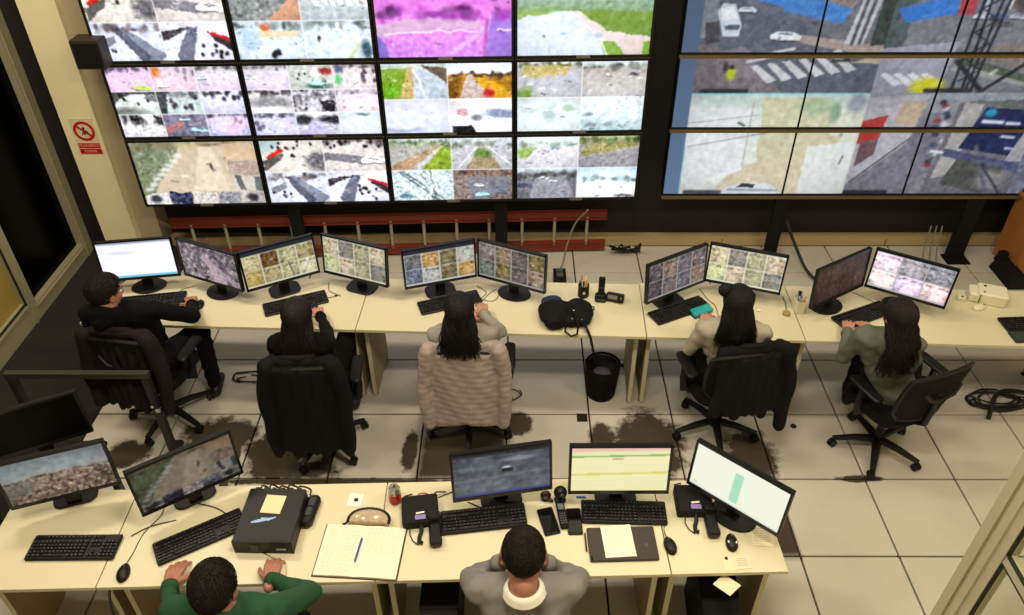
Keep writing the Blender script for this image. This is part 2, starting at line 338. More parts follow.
        cv.fill((.68, .68, .72)); cv.grad((.80, .86, .9), (.7, .72, .74), 0, .22); treeline(cv, n, .2, .08, (.4, .42, .38)); cv.poly([(.45, .35), (.55, .35), (.85, 1), (.2, 1)], (.55, .48, .36)); cv.ell(.5, .5, .14, .14, (.32, .45, .2)); cv.line(.42, .3, .05, 1, .015, (.9, .9, .92)); cv.line(.58, .3, 1, .9, .015, (.9, .9, .92)); cv.noise(n, .05, 2)
    elif kind == 'grass_right':
        cv.fill((.60, .60, .58)); cv.grad((.75, .82, .82), (.6, .62, .55), 0, .2); treeline(cv, n, .15, .08, (.35, .4, .25)); cv.poly([(.85, .2), (1, .3), (1, 1), (.5, 1)], (.48, .60, .16)); cv.poly([(.78, .25), (.84, .25), (.3, 1), (.0, 1), (0, .85)], (.66, .52, .38)); cv.poly([(.84, .25), (.86, .25), (.5, 1), (.35, 1)], (.7, .7, .72)); cv.noise(n, .06, 2)
    elif kind == 'cars_bright':
        cv.fill((.72, .80, .82)); cv.noise(n, .16, 2)
        for k in range(8): cv.line(n.uniform(0, .8), n.uniform(0, .5), n.uniform(.3, 1), 1, .02, (.95, .97, .97) if k % 2 else (.25, .3, .32))
        car(cv, .2, .8, .12, (.3, .5, .55))
    elif kind == 'cars_dark':
        cv.fill((.46, .40, .38)); cv.noise(n, .1, 2); cv.poly([(.2, .2), (.9, .2), (1, .6), (.5, 1), (.3, 1)], (.40, .40, .44)); car(cv, .42, .5, .09, (.85, .9, .9)); car(cv, .48, .8, .12, (.6, .85, .88)); car(cv, .8, .7, .12, (.3, .45, .55)); treeline(cv, n, .1, .1, (.35, .25, .2))
    elif kind == 'hwy_pale':
        cv.fill((.78, .78, .80)); cv.grad((.86, .92, .96), (.8, .84, .85), 0, .3); treeline(cv, n, .25, .08, (.45, .52, .48)); cv.ell(.15, .5, .16, .18, (.5, .62, .3)); cv.poly([(.3, .4), (.5, .35), (1, .8), (1, 1), (.0, 1)], (.76, .75, .80)); car(cv, .6, .35, .07, (.5, .6, .7)); cv.noise(n, .05, 2)
    elif kind == 'hill_road':
        cv.fill((.60, .58, .58)); cv.poly([(.1, .25), (.9, .1), (1, .3), (.3, .6), (0, .6)], (.55, .52, .32)); cv.grad((.7, .72, .55), (.5, .5, .35), 0, .2); treeline(cv, n, .15, .1, (.3, .35, .2)); cv.poly([(0, .62), (1, .42), (1, 1), (0, 1)], (.52, .51, .53)); cv.noise(n, .06, 2)
    elif kind == 'dark_lot':
        cv.fill((.38, .38, .42)); cv.grad((.75, .85, .9), (.5, .5, .5), 0, .15); treeline(cv, n, .2, .12, (.2, .22, .2)); cv.poly([(.3, .3), (.8, .25), (1, 1), (.2, 1)], (.5, .5, .54)); car(cv, .12, .5, .12, (.2, .25, .35)); car(cv, .45, .3, .08, (.85, .9, .9)); car(cv, .6, .4, .08, (.8, .85, .88)); cv.noise(n, .05, 2)
    elif kind == 'white_blue':
        cv.fill((.90, .92, .94)); cv.grad((.72, .85, .93), (.9, .93, .95), 0, .5); treeline(cv, n, .35, .1, (.45, .58, .6)); cv.poly([(.6, .6), (1, .6), (1, .85), (.6, .85)], (.97, .97, .97)); cv.ell(.8, .92, .16, .05, (.3, .3, .32)); cv.noise(n, .03, 3)
    elif kind == 'zebra':
        cv.fill((.66, .70, .72)); cv.noise(n, .05, 3)
        for k in range(7): cv.poly([(.12+k*.12, .2), (.17+k*.12, .2), (.30+k*.12, .65), (.22+k*.12, .65)], (.95, .96, .96))
    elif kind == 'arm_orange':
        cv.fill((.45, .47, .47)); cv.noise(n, .1, 3); cv.poly([(.5, 1), (.95, .35), (1, .5), (1, 1)], (.74, .52, .40)); cv.ell(.6, .2, .2, .15, (.85, .85, .85), .7)
    elif kind == 'fair_blue':
        cv.fill((.76, .83, .89)); cv.noise(n, .05, 4); treeline(cv, n, .1, .1, (.35, .4, .4)); cv.ell(.2, .45, .14, .3, (.62, .72, .82)); cv.ell(.45, .15, .07, .12, (.72, .34, .2)); cv.poly([(.35, .25), (.95, .22), (.9, .4), (.35, .42)], (.86, .72, .5), .8); people(cv, n, 2, .4, .6, .8, .95, .04)
    elif kind == 'plaza_blue':
        cv.fill((.80, .86, .92)); cv.noise(n, .04, 4); treeline(cv, n, .08, .12, (.35, .4, .38)); cv.ell(.2, .45, .025, .1, (.1, .12, .15)); cv.poly([(.6, 1), (.8, .55), (.84, .58), (.68, 1)], (.72, .76, .55)); cv.ell(.9, .75, .08, .25, (.2, .3, .36)); cv.ell(.5, .12, .03, .1, (.97, .97, .97))
    elif kind == 'magenta':
        cv.grad((.55, .28, .60), (.90, .42, .90), 0, .3); cv.grad((.90, .42, .88), (.84, .48, .96), .3, 1); cv.noise(n, .07, 3, (.6, 1, .4), y0=.4); cv.poly([(0, .55), (.3, .5), (.75, .52), (.8, .62), (.3, .66), (0, .72)], (.82, .62, .80)); cv.line(.05, .68, .75, .66, .012, (.95, .85, .95)); cv.line(.55, .95, .82, .6, .03, (.85, .62, .95)); cv.poly([(.86, .4), (1, .4), (1, 1), (.78, 1)], (.58, .38, .86)); treeline(cv, n, .42, .08, (.45, .12, .5)); cv.line(.82, .5, .78, 1, .02, (.7, .3, .7)); car(cv, .93, .62, .05, (.9, .75, .95), (.5, .2, .6)); cv.noise(n, .05, 5, (.3, .6, .2)); cv.poly([(0, .7), (.06, .8), (.08, 1), (0, 1)], (.45, .35, .8))
    elif kind == 'dirt_road':
        cv.fill((.84, .90, .97)); cv.grad((.75, .85, .9), (.4, .55, .35), 0, .42); cv.noise(n, .05, 3, y1=.45); cv.ell(.1, .5, .22, .12, (.52, .68, .3)); cv.poly([(.38, .42), (1, .42), (1, .75), (.62, .68)], (.38, .52, .16)); cv.poly([(.36, .42), (.44, .42), (.66, .68), (1, .76), (1, 1), (.68, 1)], (.90, .82, .80)); cv.poly([(.62, .8), (.72, .8), (.82, 1), (.66, 1)], (.45, .65, .2)); cv.poly([(.93, .82), (1, .8), (1, 1), (.95, 1)], (.45, .66, .15)); cv.poly([(0, .5), (.36, .42), (.6, .78), (.66, 1), (0, 1)], (.84, .90, .98)); cv.line(.4, .45, .62, .78, .01, (.95, .97, 1)); cv.line(.62, .78, .68, 1, .01, (.95, .97, 1)); cv.ell(.34, .72, .03, .02, (.6, .75, .85)); cv.ell(.6, .73, .03, .03, (.65, .72, .82)); cv.noise(n, .02, 2)
    elif kind == 'white_desktop':
        cv.fill((.97, .97, .99)); cv.poly([(0, 0), (1, 0), (1, .05), (0, .05)], (.55, .57, .62)); cv.poly([(0, .05), (1, .05), (1, .09), (0, .09)], (.85, .87, .92)); cv.ell(.3, .3, .22, .05, (.88, .88, .93)); cv.ell(.12, .42, .1, .03, (.93, .92, .94)); cv.poly([(0, .94), (1, .94), (1, 1), (0, 1)], (.45, .75, .88)); cv.noise(n, .02, 1, y1=.06)
    elif kind == 'aerial_grey':
        cv.fill((.60, .55, .58)); cv.noise(n, .16, 4); cv.noise(n, .11, 2); cv.poly([(.4, .3), (.5, .3), (.75, 1), (.55, 1)], (.82, .72, .76)); cv.poly([(.5, .3), (1, .9), (.9, 1), (.42, .35)], (.76, .68, .72), .7); cv.line(.35, .1, .3, .6, .05, (.38, .36, .42), .7); cv.line(.6, .1, .75, .6, .06, (.4, .38, .45), .7)
    elif kind in ('grid_tan', 'grid_multi', 'grid_dusk', 'grid_purple', 'grid_warm', 'grid_dark', 'grid_pink'):
        P = {'grid_tan': [(.74, .70, .52), (.62, .58, .42), (.76, .74, .60), (.66, .58, .34), (.66, .64, .48)],
             'grid_multi': [(.42, .42, .44), (.66, .66, .62), (.70, .56, .34), (.38, .41, .48), (.46, .42, .30)],
             'grid_dusk': [(.48, .44, .44), (.46, .42, .26), (.55, .48, .40), (.42, .44, .42), (.40, .36, .36)],
             'grid_purple': [(.34, .31, .33), (.44, .39, .38), (.52, .45, .40), (.30, .28, .31), (.40, .38, .42)],
             'grid_warm': [(.74, .69, .57), (.72, .66, .56), (.50, .49, .45), (.72, .72, .54), (.62, .60, .48)],
             'grid_dark': [(.26, .17, .15), (.22, .15, .13), (.28, .19, .17), (.2, .13, .13), (.25, .16, .15)],
             'grid_pink': [(.90, .78, .84), (.86, .76, .92), (.60, .58, .60), (.90, .82, .80), (.88, .76, .76)]}[kind]
        nc, nr, bar = (4, 2, .12 if kind in ('grid_tan', 'grid_multi') else .02)
        if kind == 'grid_pink': nc = 3
        cv.fill((.9, .9, .8) if kind in ('grid_tan', 'grid_warm') else (.7, .7, .7) if kind != 'grid_dark' else (.2, .12, .1)); cv.poly([(0, 0), (1, 0), (1, bar), (0, bar)], (.12, .14, .2))
        if kind == 'grid_multi': cv.fill((.85, .86, .86)); cv.poly([(0, 0), (1, 0), (1, bar), (0, bar)], (.12, .14, .2))
        tot = (1-bar-.05)/nr
        for r_ in range(nr):
            for c_ in range(nc):
                s = cv.sub(c_/nc+.006, bar+r_*tot+.012, (c_+1)/nc-.006, bar+(r_+1)*tot-.006); p = np.array(P[(c_*2+r_*3+c_*r_) % 5])
                if kind == 'grid_tan' and (c_, r_) == (1, 0): p = np.array((.42, .30, .16))
                if kind == 'grid_pink' and (c_, r_) == (2, 0): p = np.array((.52, .52, .54))
                s.grad(p*1.15+.04, p*.92); s.noise(n, .10 if kind != 'grid_dark' else .05, 3)
                x = n.uniform(.3, .6); s.poly([(x, .25), (x+.12, .25), (x+.4, 1), (x-.3, 1)], p*1.12+.03, .7)
                treeline(s, n, .15, .06, p*.7); texturize(s, n, 'x' if kind != 'grid_dark' else 'pale_sky')
                if n.random() < .5: car(s, n.uniform(.2, .8), n.uniform(.4, .8), .11, (.9, .9, .88) if kind != 'grid_dark' else (.35, .25, .22))
        if kind == 'grid_tan': cv.line(.62, .55, .66, .95, .015, (.3, .32, .4))
    elif kind == 'city':
        cv.grad((.52, .57, .58), (.66, .68, .68), 0, .42); cv.noise(n, .02, 6); cv.grad((.56, .48, .42), (.48, .40, .34), .42, 1); cv.noise(n, .20, 2, (1, .95, .9), y0=.42); cv.noise(n, .08, 1, (1, 1, 1), y0=.42)
        for k in range(26):
            x, y = n.uniform(0, 1), n.uniform(.48, .98); s_ = .012+.03*(y-.4); cc = [(.72, .66, .6), (.62, .32, .26), (.3, .28, .3), (.75, .72, .7)][n.integers(4)]
            cv.poly([(x, y), (x+s_, y), (x+s_, y+s_*2.2), (x, y+s_*2.2)], cc)
        cv.poly([(0, .5), (.2, .45), (.3, .6), (.1, .8), (0, .8)], (.46, .47, .46), .6)
        cv.line(.05, .99, .3, .6, .02, (.62, .62, .62), .7)
    elif kind in ('street_tan', 'street_pink'):
        d = 1.0 if kind == 'street_pink' else .72
        cv.fill(np.array((.76, .69, .57))*d); cv.noise(n, .05, 4); cv.poly([(0, 0), (.5, 0), (.1, .8), (0, .8)], np.array((.42, .46, .34))*d); cv.noise(n, .09, 3, x1=.35, y1=.7); cv.poly([(.42, .05), (.7, .05), (.76, .78), (.1, .78)], np.array((.77, .69, .58))*d); cv.poly([(.55, .1), (.66, .1), (.72, .78), (.42, .78)], np.array((.86, .78, .66))*d)
        for k in range(8): t = k/7; cv.ell(.36-.3*t, .22+.5*t, .035, .035, np.array((.9, .9, .88))*d, .8)
        cv.line(.66, .1, .74, .78, .012, np.array((.8, .72, .55))*d); cv.ell(.62, .4, .012, .06, (.2, .2, .2)); treeline(cv, n, .04, .05, np.array((.5, .45, .3))*d)
        cv.sub(.74, .03, 1, .27).fill(np.array((.84, .70, .55))*d); q = cv.sub(.75, .29, 1, .52); q.fill(np.array((.66, .56, .50))*d); q.noise(n, .08, 2); q = cv.sub(.76, .54, 1, .78); q.fill(np.array((.78, .76, .70))*d); q.poly([(.1, 0), (.3, 0), (.4, 1), (.2, 1)], np.array((.3, .3, .3))*d); q.poly([(.75, 0), (1, 0), (1, 1), (.75, 1)], np.array((.3, .36, .36))*d)
        for k in range(5):
            q = cv.sub(k*.2+.005, .80, k*.2+.195, 1); q.fill(np.array([(.9, .9, .9), (.12, .13, .25), (.82, .78, .76), (.5, .5, .55), (.72, .7, .68)][k])*d); q.noise(n, .16, 2)
            if k in (0, 4): q.ell(.45, .45, .25, .3, np.array((.15, .15, .17))*d)
        if kind == 'street_tan':
            q = cv.sub(0, .80, .2, 1); q.ell(.5, .5, .4, .4, (.1, .08, .08))
    elif kind == 'night_grey':
        cv.grad((.29, .31, .35), (.40, .42, .46)); cv.noise(n, .05, 7); cv.noise(n, .04, 3); cv.poly([(0, 0), (1, 0), (1, .09), (0, .09)], (.13, .14, .17)); cv.noise(n, .08, 1, y1=.08)
        cv.ell(.25, .35, .24, .05, (.46, .49, .55), .5); cv.ell(.68, .22, .18, .05, (.62, .64, .68), .7); cv.ell(.55, .40, .045, .035, (.8, .82, .86)); cv.poly([(.50, .42), (.61, .42), (.61, .50), (.5, .5)], (.08, .09, .11)); cv.line(0, .62, 1, .55, .02, (.5, .54, .6), .5); cv.ell(.45, .75, .05, .06, (.5, .54, .6), .5); cv.grad((.3, .32, .55), (.22, .24, .46), .93, 1)
    elif kind == 'sheet_yellow':
        cv.grad((.96, .93, .72), (.94, .92, .70)); cv.poly([(0, 0), (1, 0), (1, .12), (0, .12)], (.93, .74, .68)); cv.poly([(0, .10), (1, .06), (1, .12), (0, .16)], (.90, .90, .72)); cv.poly([(0, .19), (1, .15), (1, .19), (0, .23)], (.55, .72, .38)); cv.poly([(.42, .245), (.53, .245), (.53, .27), (.42, .27)], (.62, .30, .42))
        cv.poly([(0, .60), (1, .55), (1, .59), (0, .64)], (.86, .82, .34))
        for k in range(12): cv.line(0, .28+k*.06, 1, .27+k*.06, .003, (.90, .88, .74), .6)
    elif kind == 'sheet_mint':
        cv.fill((.95, .96, .88)); cv.poly([(.44, .2), (.54, .2), (.54, .9), (.44, .9)], (.70, .90, .78))
        for k in range(9): cv.line(.445, .25+k*.07, .535, .25+k*.07, .008, (.45, .78, .62), .8)
        cv.poly([(0, .97), (1, .97), (1, 1), (0, 1)], (.8, .82, .8)); cv.ell(.06, .9, .03, .02, (.7, .85, .6))
def texturize(cv, rng, kind):
    # break up flat areas: smooth warp, small roadside clutter, dark upper rim, fine contrast
    s = cv; h, w_ = s.h, s.w
    if h < 6 or w_ < 8: return
    def fld(cell):
        gh, gw = h//cell+3, w_//cell+3; g = rng.standard_normal((gh, gw)); yy = np.linspace(0, gh-2.01, h); xx = np.linspace(0, gw-2.01, w_); iy = yy.astype(int); ix = xx.astype(int); fy = (yy-iy)[:, None]; fx = (xx-ix)[None]
        fy = fy*fy*(3-2*fy); fx = fx*fx*(3-2*fx)
        return (g[iy][:, ix]*(1-fx)+g[iy][:, ix+1]*fx)*(1-fy)+(g[iy+1][:, ix]*(1-fx)+g[iy+1][:, ix+1]*fx)*fy
    plain = kind in ('mosaic', 'pale_sky', 'pale_cyan', 'pale_green', 'dirt_road', 'magenta')
    for _ in range(6 if plain else 26):
        x, y = rng.uniform(0, 1), rng.beta(1.3, 2.2); k = .3+y; lum = rng.choice([.12, .2, .35, .85, .95]); c = np.clip(np.array([lum]*3)+rng.normal(0, .05, 3), 0, 1)
        s.line(x, y, x+rng.uniform(-.06, .09)*k, y+rng.uniform(-.02, .03), .012*k+.004, c, rng.uniform(.4, .85))
    wa = min(h*.013, 1.0) if kind != 'mosaic' else 0; dx = fld(max(3, h//7))*wa; dy = fld(max(3, h//7))*wa+((s.X-.5)**2)*h*(.12 if kind != 'mosaic' else 0)
    yi = np.clip((np.arange(h)[:, None]-dy+h*.01), 0, h-1).astype(int); xi = np.clip(np.arange(w_)[None]+dx, 0, w_-1).astype(int)
    src = s.a.copy(); s.a[:] = src[yi, xi]
    m = s.a.mean(2, keepdims=True); s.a[:] = s.a+(fld(2)*(.018 if plain else .03)+fld(5)*.03)[..., None]
    r = np.clip(((s.X-.5)**2+(s.Y-.5)**2*1.1)*1.1-.14, 0, 1)[..., None]; s.a[:] = np.clip(s.a*(1-r*.4), 0, 1)
    if not plain: s.a[:] = np.clip((s.a-.5)*1.2+.52, 0, 1)
def soften(a, k=1):
    for _ in range(k):
        p = np.pad(a, ((1, 1), (1, 1), (0, 0)), 'edge')
        a = (p[1:-1, 1:-1]*2+p[:-2, 1:-1]+p[2:, 1:-1]+p[1:-1, :-2]+p[1:-1, 2:])/6
    m = a.mean(2, keepdims=True); a = m+(a-m)*.95
    return np.clip(a, .01, 1)
def picture(w_, h_, layout, seed, gam=1.0):
    a = np.zeros((h_, w_, 3)); c = Cv(a); rng = np.random.default_rng(seed)
    if isinstance(layout, str):
        view(c, rng, layout)
        if layout in ('magenta', 'dirt_road', 'street_pink', 'street_tan', 'city', 'aerial_grey'): texturize(c, rng, 'dirt_road' if layout != 'aerial_grey' else 'x')
    else:
        nr = len(layout); nc = len(layout[0]); c.fill((.95, .95, .97))
        for i, row in enumerate(layout):
            for j, k in enumerate(row):
                g = .006; q = c.sub(j/nc+(g if j else 0), i/nr+(g*1.6 if i else 0), (j+1)/nc, (i+1)/nr); view(q, rng, k); texturize(q, rng, k)
    return soften(a**gam)
SCREEN_M = {}
def screen_mat(strength):
    if strength in SCREEN_M: return SCREEN_M[strength]
    m = bpy.data.materials.new('lit_screen'); m.use_nodes = True; nt = m.node_tree; b = nt.nodes['Principled BSDF']
    at_ = nt.nodes.new('ShaderNodeAttribute'); at_.attribute_name = 'picture'
    b.inputs['Base Color'].default_value = (.01, .01, .012, 1); b.inputs['Roughness'].default_value = .45; b.inputs['Specular IOR Level'].default_value = .25
    nt.links.new(at_.outputs['Color'], b.inputs['Emission Color']); b.inputs['Emission Strength'].default_value = strength
    SCREEN_M[strength] = m; return m
def screen_mesh(w_, h_, pic, strength, y=0.0):
    # flat grid in the XZ plane facing -Y; one point per painted pixel
    H_, W_ = pic.shape[:2]
    xs = np.linspace(-w_/2, w_/2, W_); zs = np.linspace(h_/2, -h_/2, H_)
    co = np.zeros((H_, W_, 3)); co[..., 0] = xs[None]; co[..., 1] = y; co[..., 2] = zs[:, None]
    idx = np.arange(H_*W_).reshape(H_, W_)
    q = np.stack([idx[1:, :-1], idx[1:, 1:], idx[:-1, 1:], idx[:-1, :-1]], -1).reshape(-1, 4)
    me = bpy.data.meshes.new('screen'); me.vertices.add(H_*W_); me.vertices.foreach_set('co', co.ravel())
    me.loops.add(q.size); me.loops.foreach_set('vertex_index', q.ravel().astype(np.int32)); me.polygons.add(len(q))
    me.polygons.foreach_set('loop_start', np.arange(0, q.size, 4, dtype=np.int32))
    me.update(calc_edges=True); me.materials.append(screen_mat(strength))
    at_ = me.color_attributes.new('picture', 'FLOAT_COLOR', 'POINT')
    p = pic; lin = np.where(p <= .04045, p/12.92, ((p+.055)/1.055)**2.4); c4 = np.ones((H_*W_, 4)); c4[:, :3] = lin.reshape(-1, 3)
    at_.data.foreach_set('color', c4.ravel().astype(np.float32))
    return me
# ---------------------------------------------------------------- the room
def floor_material():
    m = bpy.data.materials.new('floor_tile_laminate'); m.use_nodes = True; nt = m.node_tree; b = nt.nodes['Principled BSDF']; N = nt.nodes.new; Lk = nt.links.new
    geo = N('ShaderNodeNewGeometry')
    n1 = N('ShaderNodeTexNoise'); n1.inputs['Scale'].default_value = 2.2; n1.inputs['Detail'].default_value = 5; n1.inputs['Roughness'].default_value = .6
    n2 = N('ShaderNodeTexNoise'); n2.inputs['Scale'].default_value = 9; n2.inputs['Detail'].default_value = 6; n2.inputs['Roughness'].default_value = .7
    n3 = N('ShaderNodeTexNoise'); n3.inputs['Scale'].default_value = 70; n3.inputs['Detail'].default_value = 3
    for n in (n1, n2, n3): Lk(geo.outputs['Position'], n.inputs['Vector'])
    def mixc(f, a, bb):
        x = N('ShaderNodeMix'); x.data_type = 'RGBA'
        if isinstance(f, float): x.inputs[0].default_value = f
        else: Lk(f, x.inputs[0])
        for i, v in ((6, a), (7, bb)):
            if isinstance(v, tuple): x.inputs[i].default_value = (*v, 1)
            else: Lk(v, x.inputs[i])
        return x.outputs[2]
    def mth(op, a, bb=None, clamp=False):
        x = N('ShaderNodeMath'); x.operation = op; x.use_clamp = clamp
        for i, v in ((0, a), (1, bb)):
            if v is None: continue
            if isinstance(v, (int, float)): x.inputs[i].default_value = v
            else: Lk(v, x.inputs[i])
        return x.outputs[0]
    base = mixc(n1.outputs['Fac'], (.43, .40, .33), (.57, .535, .455))
    base = mixc(mth('MULTIPLY', n3.outputs['Fac'], .25), base, (.37, .33, .265))
    # worn adhesive stains: (x, y, rx, ry, box?)
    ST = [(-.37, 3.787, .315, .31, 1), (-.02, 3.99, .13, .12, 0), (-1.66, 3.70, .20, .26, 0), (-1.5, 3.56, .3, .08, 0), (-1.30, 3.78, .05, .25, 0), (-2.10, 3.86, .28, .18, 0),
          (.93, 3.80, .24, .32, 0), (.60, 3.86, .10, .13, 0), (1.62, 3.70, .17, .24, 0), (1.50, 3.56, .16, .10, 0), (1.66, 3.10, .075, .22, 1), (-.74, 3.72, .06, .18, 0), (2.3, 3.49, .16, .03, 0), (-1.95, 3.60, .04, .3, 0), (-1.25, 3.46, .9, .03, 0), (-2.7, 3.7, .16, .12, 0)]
    acc = None; wob = mth('MULTIPLY', mth('SUBTRACT', n2.outputs['Fac'], .5), 1.5)
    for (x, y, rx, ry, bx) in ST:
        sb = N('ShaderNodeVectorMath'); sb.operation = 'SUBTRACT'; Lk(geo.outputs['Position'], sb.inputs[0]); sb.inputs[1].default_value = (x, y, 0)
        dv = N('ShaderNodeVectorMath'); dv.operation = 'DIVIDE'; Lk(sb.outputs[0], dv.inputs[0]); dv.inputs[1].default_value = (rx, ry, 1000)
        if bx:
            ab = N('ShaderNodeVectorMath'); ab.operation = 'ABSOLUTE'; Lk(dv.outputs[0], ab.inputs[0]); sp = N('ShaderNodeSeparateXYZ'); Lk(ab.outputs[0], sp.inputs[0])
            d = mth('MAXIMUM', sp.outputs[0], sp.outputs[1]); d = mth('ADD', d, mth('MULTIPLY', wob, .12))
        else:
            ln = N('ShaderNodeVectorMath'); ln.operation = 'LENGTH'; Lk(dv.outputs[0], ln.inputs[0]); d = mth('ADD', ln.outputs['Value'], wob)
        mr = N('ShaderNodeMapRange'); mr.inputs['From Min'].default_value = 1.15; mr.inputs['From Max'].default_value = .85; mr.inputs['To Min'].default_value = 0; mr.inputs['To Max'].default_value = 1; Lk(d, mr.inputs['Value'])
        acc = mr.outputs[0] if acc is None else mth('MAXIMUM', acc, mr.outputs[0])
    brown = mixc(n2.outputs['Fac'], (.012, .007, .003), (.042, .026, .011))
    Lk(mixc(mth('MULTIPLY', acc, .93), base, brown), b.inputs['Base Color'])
    Lk(mth('ADD', mth('MULTIPLY', acc, .35), .42), b.inputs['Roughness']); Lk(mth('MULTIPLY', mth('SUBTRACT', 1.0, acc), .35), b.inputs['Specular IOR Level'])
    bp = N('ShaderNodeBump'); bp.inputs['Strength'].default_value = .05; bp.inputs['Distance'].default_value = .004; Lk(n3.outputs['Fac'], bp.inputs['Height']); Lk(bp.outputs[0], b.inputs['Normal'])
    return m
joint = mat('floor_joint_dark', (.09, .07, .045), .95)
carpet = mat('dark_carpet', (.095, .088, .068), .95, bump=.5, bscale=400, var=.2, vscale=12)
wall_black = mat('wall_black_paint', (.075, .07, .062), .75, bump=.05, bscale=30)
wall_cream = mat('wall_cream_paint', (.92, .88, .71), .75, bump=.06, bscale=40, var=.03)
wall_cream_shaded = mat('wall_shade_paint', (.66, .60, .49), .75, bump=.06, bscale=40)  # darker cream: shade of the pillar's side face put into the colour
skirting = mat('skirting_cream', (.66, .58, .42), .6, var=.08, vscale=3)
alu = mat('cream_aluminium_frame', (.74, .71, .60), .38, .1, var=.03)
alu_dim = mat('grey_cream_frame', (.60, .57, .45), .45, .1, var=.03)
gasket = mat('black_gasket', (.05, .05, .045), .6)

fl = MB(); fl.box(.75, 2.6, -.06, 9.7, 7.8, .08)
floor = struct('floor', fl, joint)
GX, GY = .5283, 3.487
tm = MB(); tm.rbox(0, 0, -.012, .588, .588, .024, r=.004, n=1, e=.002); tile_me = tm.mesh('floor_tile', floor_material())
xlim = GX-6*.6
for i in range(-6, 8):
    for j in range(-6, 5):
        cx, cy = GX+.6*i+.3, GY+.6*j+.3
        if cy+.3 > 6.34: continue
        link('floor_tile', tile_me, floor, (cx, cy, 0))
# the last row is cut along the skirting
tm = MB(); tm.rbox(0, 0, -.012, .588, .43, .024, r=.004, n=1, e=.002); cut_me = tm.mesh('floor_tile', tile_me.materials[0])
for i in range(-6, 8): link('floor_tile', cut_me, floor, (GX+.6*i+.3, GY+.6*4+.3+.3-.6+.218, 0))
cb = MB(); cb.box((xlim-4.1)/2, 3.0, -.011, xlim+4.1-.006, 7.0, .022)
struct('floor_carpet', cb, carpet, floor)
b = MB(); b.box(.75, 6.48, 2.45, 9.7, .08, 4.9); struct('wall_back', b, wall_black)
b = MB(); b.box(.75, 6.385, .04, 9.7, .11, .08); b.box(.75, 6.36, .084, 9.7, .02, .008); base_back = struct('baseboard_back', b, skirting)
b = MB()
for x in (-1.2, .35, 1.95, 3.5): b.box(x, 6.3295, .04, .006, .003, .07)
struct('joint_strip', b, gasket, base_back)
b = MB(); b.box(5.6, 2.6, 2.45, .08, 7.8, 4.9); struct('wall_right', b, wall_cream)
b = MB(); b.box(.75, -1.3, 2.45, 9.7, .08, 4.9); struct('wall_front', b, wall_cream)
b = MB(); b.box(.75, 2.6, 4.95, 9.7, 7.8, .08); struct('ceiling', b, mat('ceiling_white', (.8, .78, .72), .8))
# left side: black wall, glazed partition of cream frames
b = MB(); b.box(-4.13, 6.37, 2.45, .1, .16, 4.9); b.box(-4.13, 2.6, 3.65, .1, 7.4, 2.5); b.box(-3.93, 6.30, 2.45, .3, .04, 4.9); b.box(-4.13, .3, 1.2, .1, 3.0, 2.4)
wl = struct('wall_left', b, wall_black)
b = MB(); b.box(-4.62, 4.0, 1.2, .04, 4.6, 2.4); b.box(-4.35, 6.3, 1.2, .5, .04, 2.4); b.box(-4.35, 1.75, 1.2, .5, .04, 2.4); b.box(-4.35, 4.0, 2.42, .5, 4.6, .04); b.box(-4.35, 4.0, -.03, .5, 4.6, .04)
struct('dark_room_shell', b, mat('dark_void', (.01, .01, .01), .9), wl)  # near-black colour makes the space behind read as unlit
pt = bpy.data.objects.new('window_1', None); col.objects.link(pt); pt['kind'] = 'structure'
def profile(mb, y0, y1, z0, z1, x=-4.08, d=.10):
    mb.box(x, (y0+y1)/2, (z0+z1)/2, d, y1-y0, z1-z0); mb.box(x+.052, (y0+y1)/2, (z0+z1)/2, .012, max((y1-y0)*.35, .02), max((z1-z0)*.35, .02) if (z1-z0) < 1 or True else 1)
for nm, (y0, y1, z0, z1) in {'stile_right': (6.14, 6.28, 0, 2.4), 'mullion': (5.13, 5.245, 0, 2.4), 'stile_near': (3.2, 3.3, 0, 2.4), 'bottom_rail': (5.245, 6.14, 0, .14), 'bottom_rail_near': (3.3, 5.13, 0, .215), 'top_rail': (3.3, 6.14, 2.3, 2.4)}.items():
    b = MB(); b.box(-4.08, (y0+y1)/2, (z0+z1)/2, .10, y1-y0, z1-z0)
    if y1-y0 > .5: b.box(-4.024, (y0+y1)/2, z1-.03, .012, y1-y0, .02)
    else: b.box(-4.024, y0+.03, (z0+z1)/2, .012, .02, z1-z0)
    b.build({'stile_right': 'stile', 'stile_near': 'stile', 'bottom_rail_near': 'bottom_rail'}.get(nm, nm), alu_dim, pt)
b = MB(); b.box(-4.09, 5.69, 1.22, .008, .90, 2.17); b.build('dark_pane', mat('dark_glass', (.008, .008, .008), .2, spec=.04), pt)  # black stands for the unlit room behind the glass
b = MB(); b.box(-4.09, 4.215, 1.255, .02, 1.84, 2.09); b.build('mustard_pane', mat('mustard_board', (.60, .52, .24), .6, var=.06), pt)
b = MB()
b.box(-4.03, 5.125, 1.25, .012, .012, 2.1); b.box(-4.03, 4.2, .22, .012, 1.84, .012); b.build('glazing_seal', gasket, pt)
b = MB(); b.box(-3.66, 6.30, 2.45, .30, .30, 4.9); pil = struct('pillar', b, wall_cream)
b = MB(); b.box(-3.41, 6.33, 2.45, .20, .20, 4.9); struct('pillar_return', b, wall_cream_shaded)
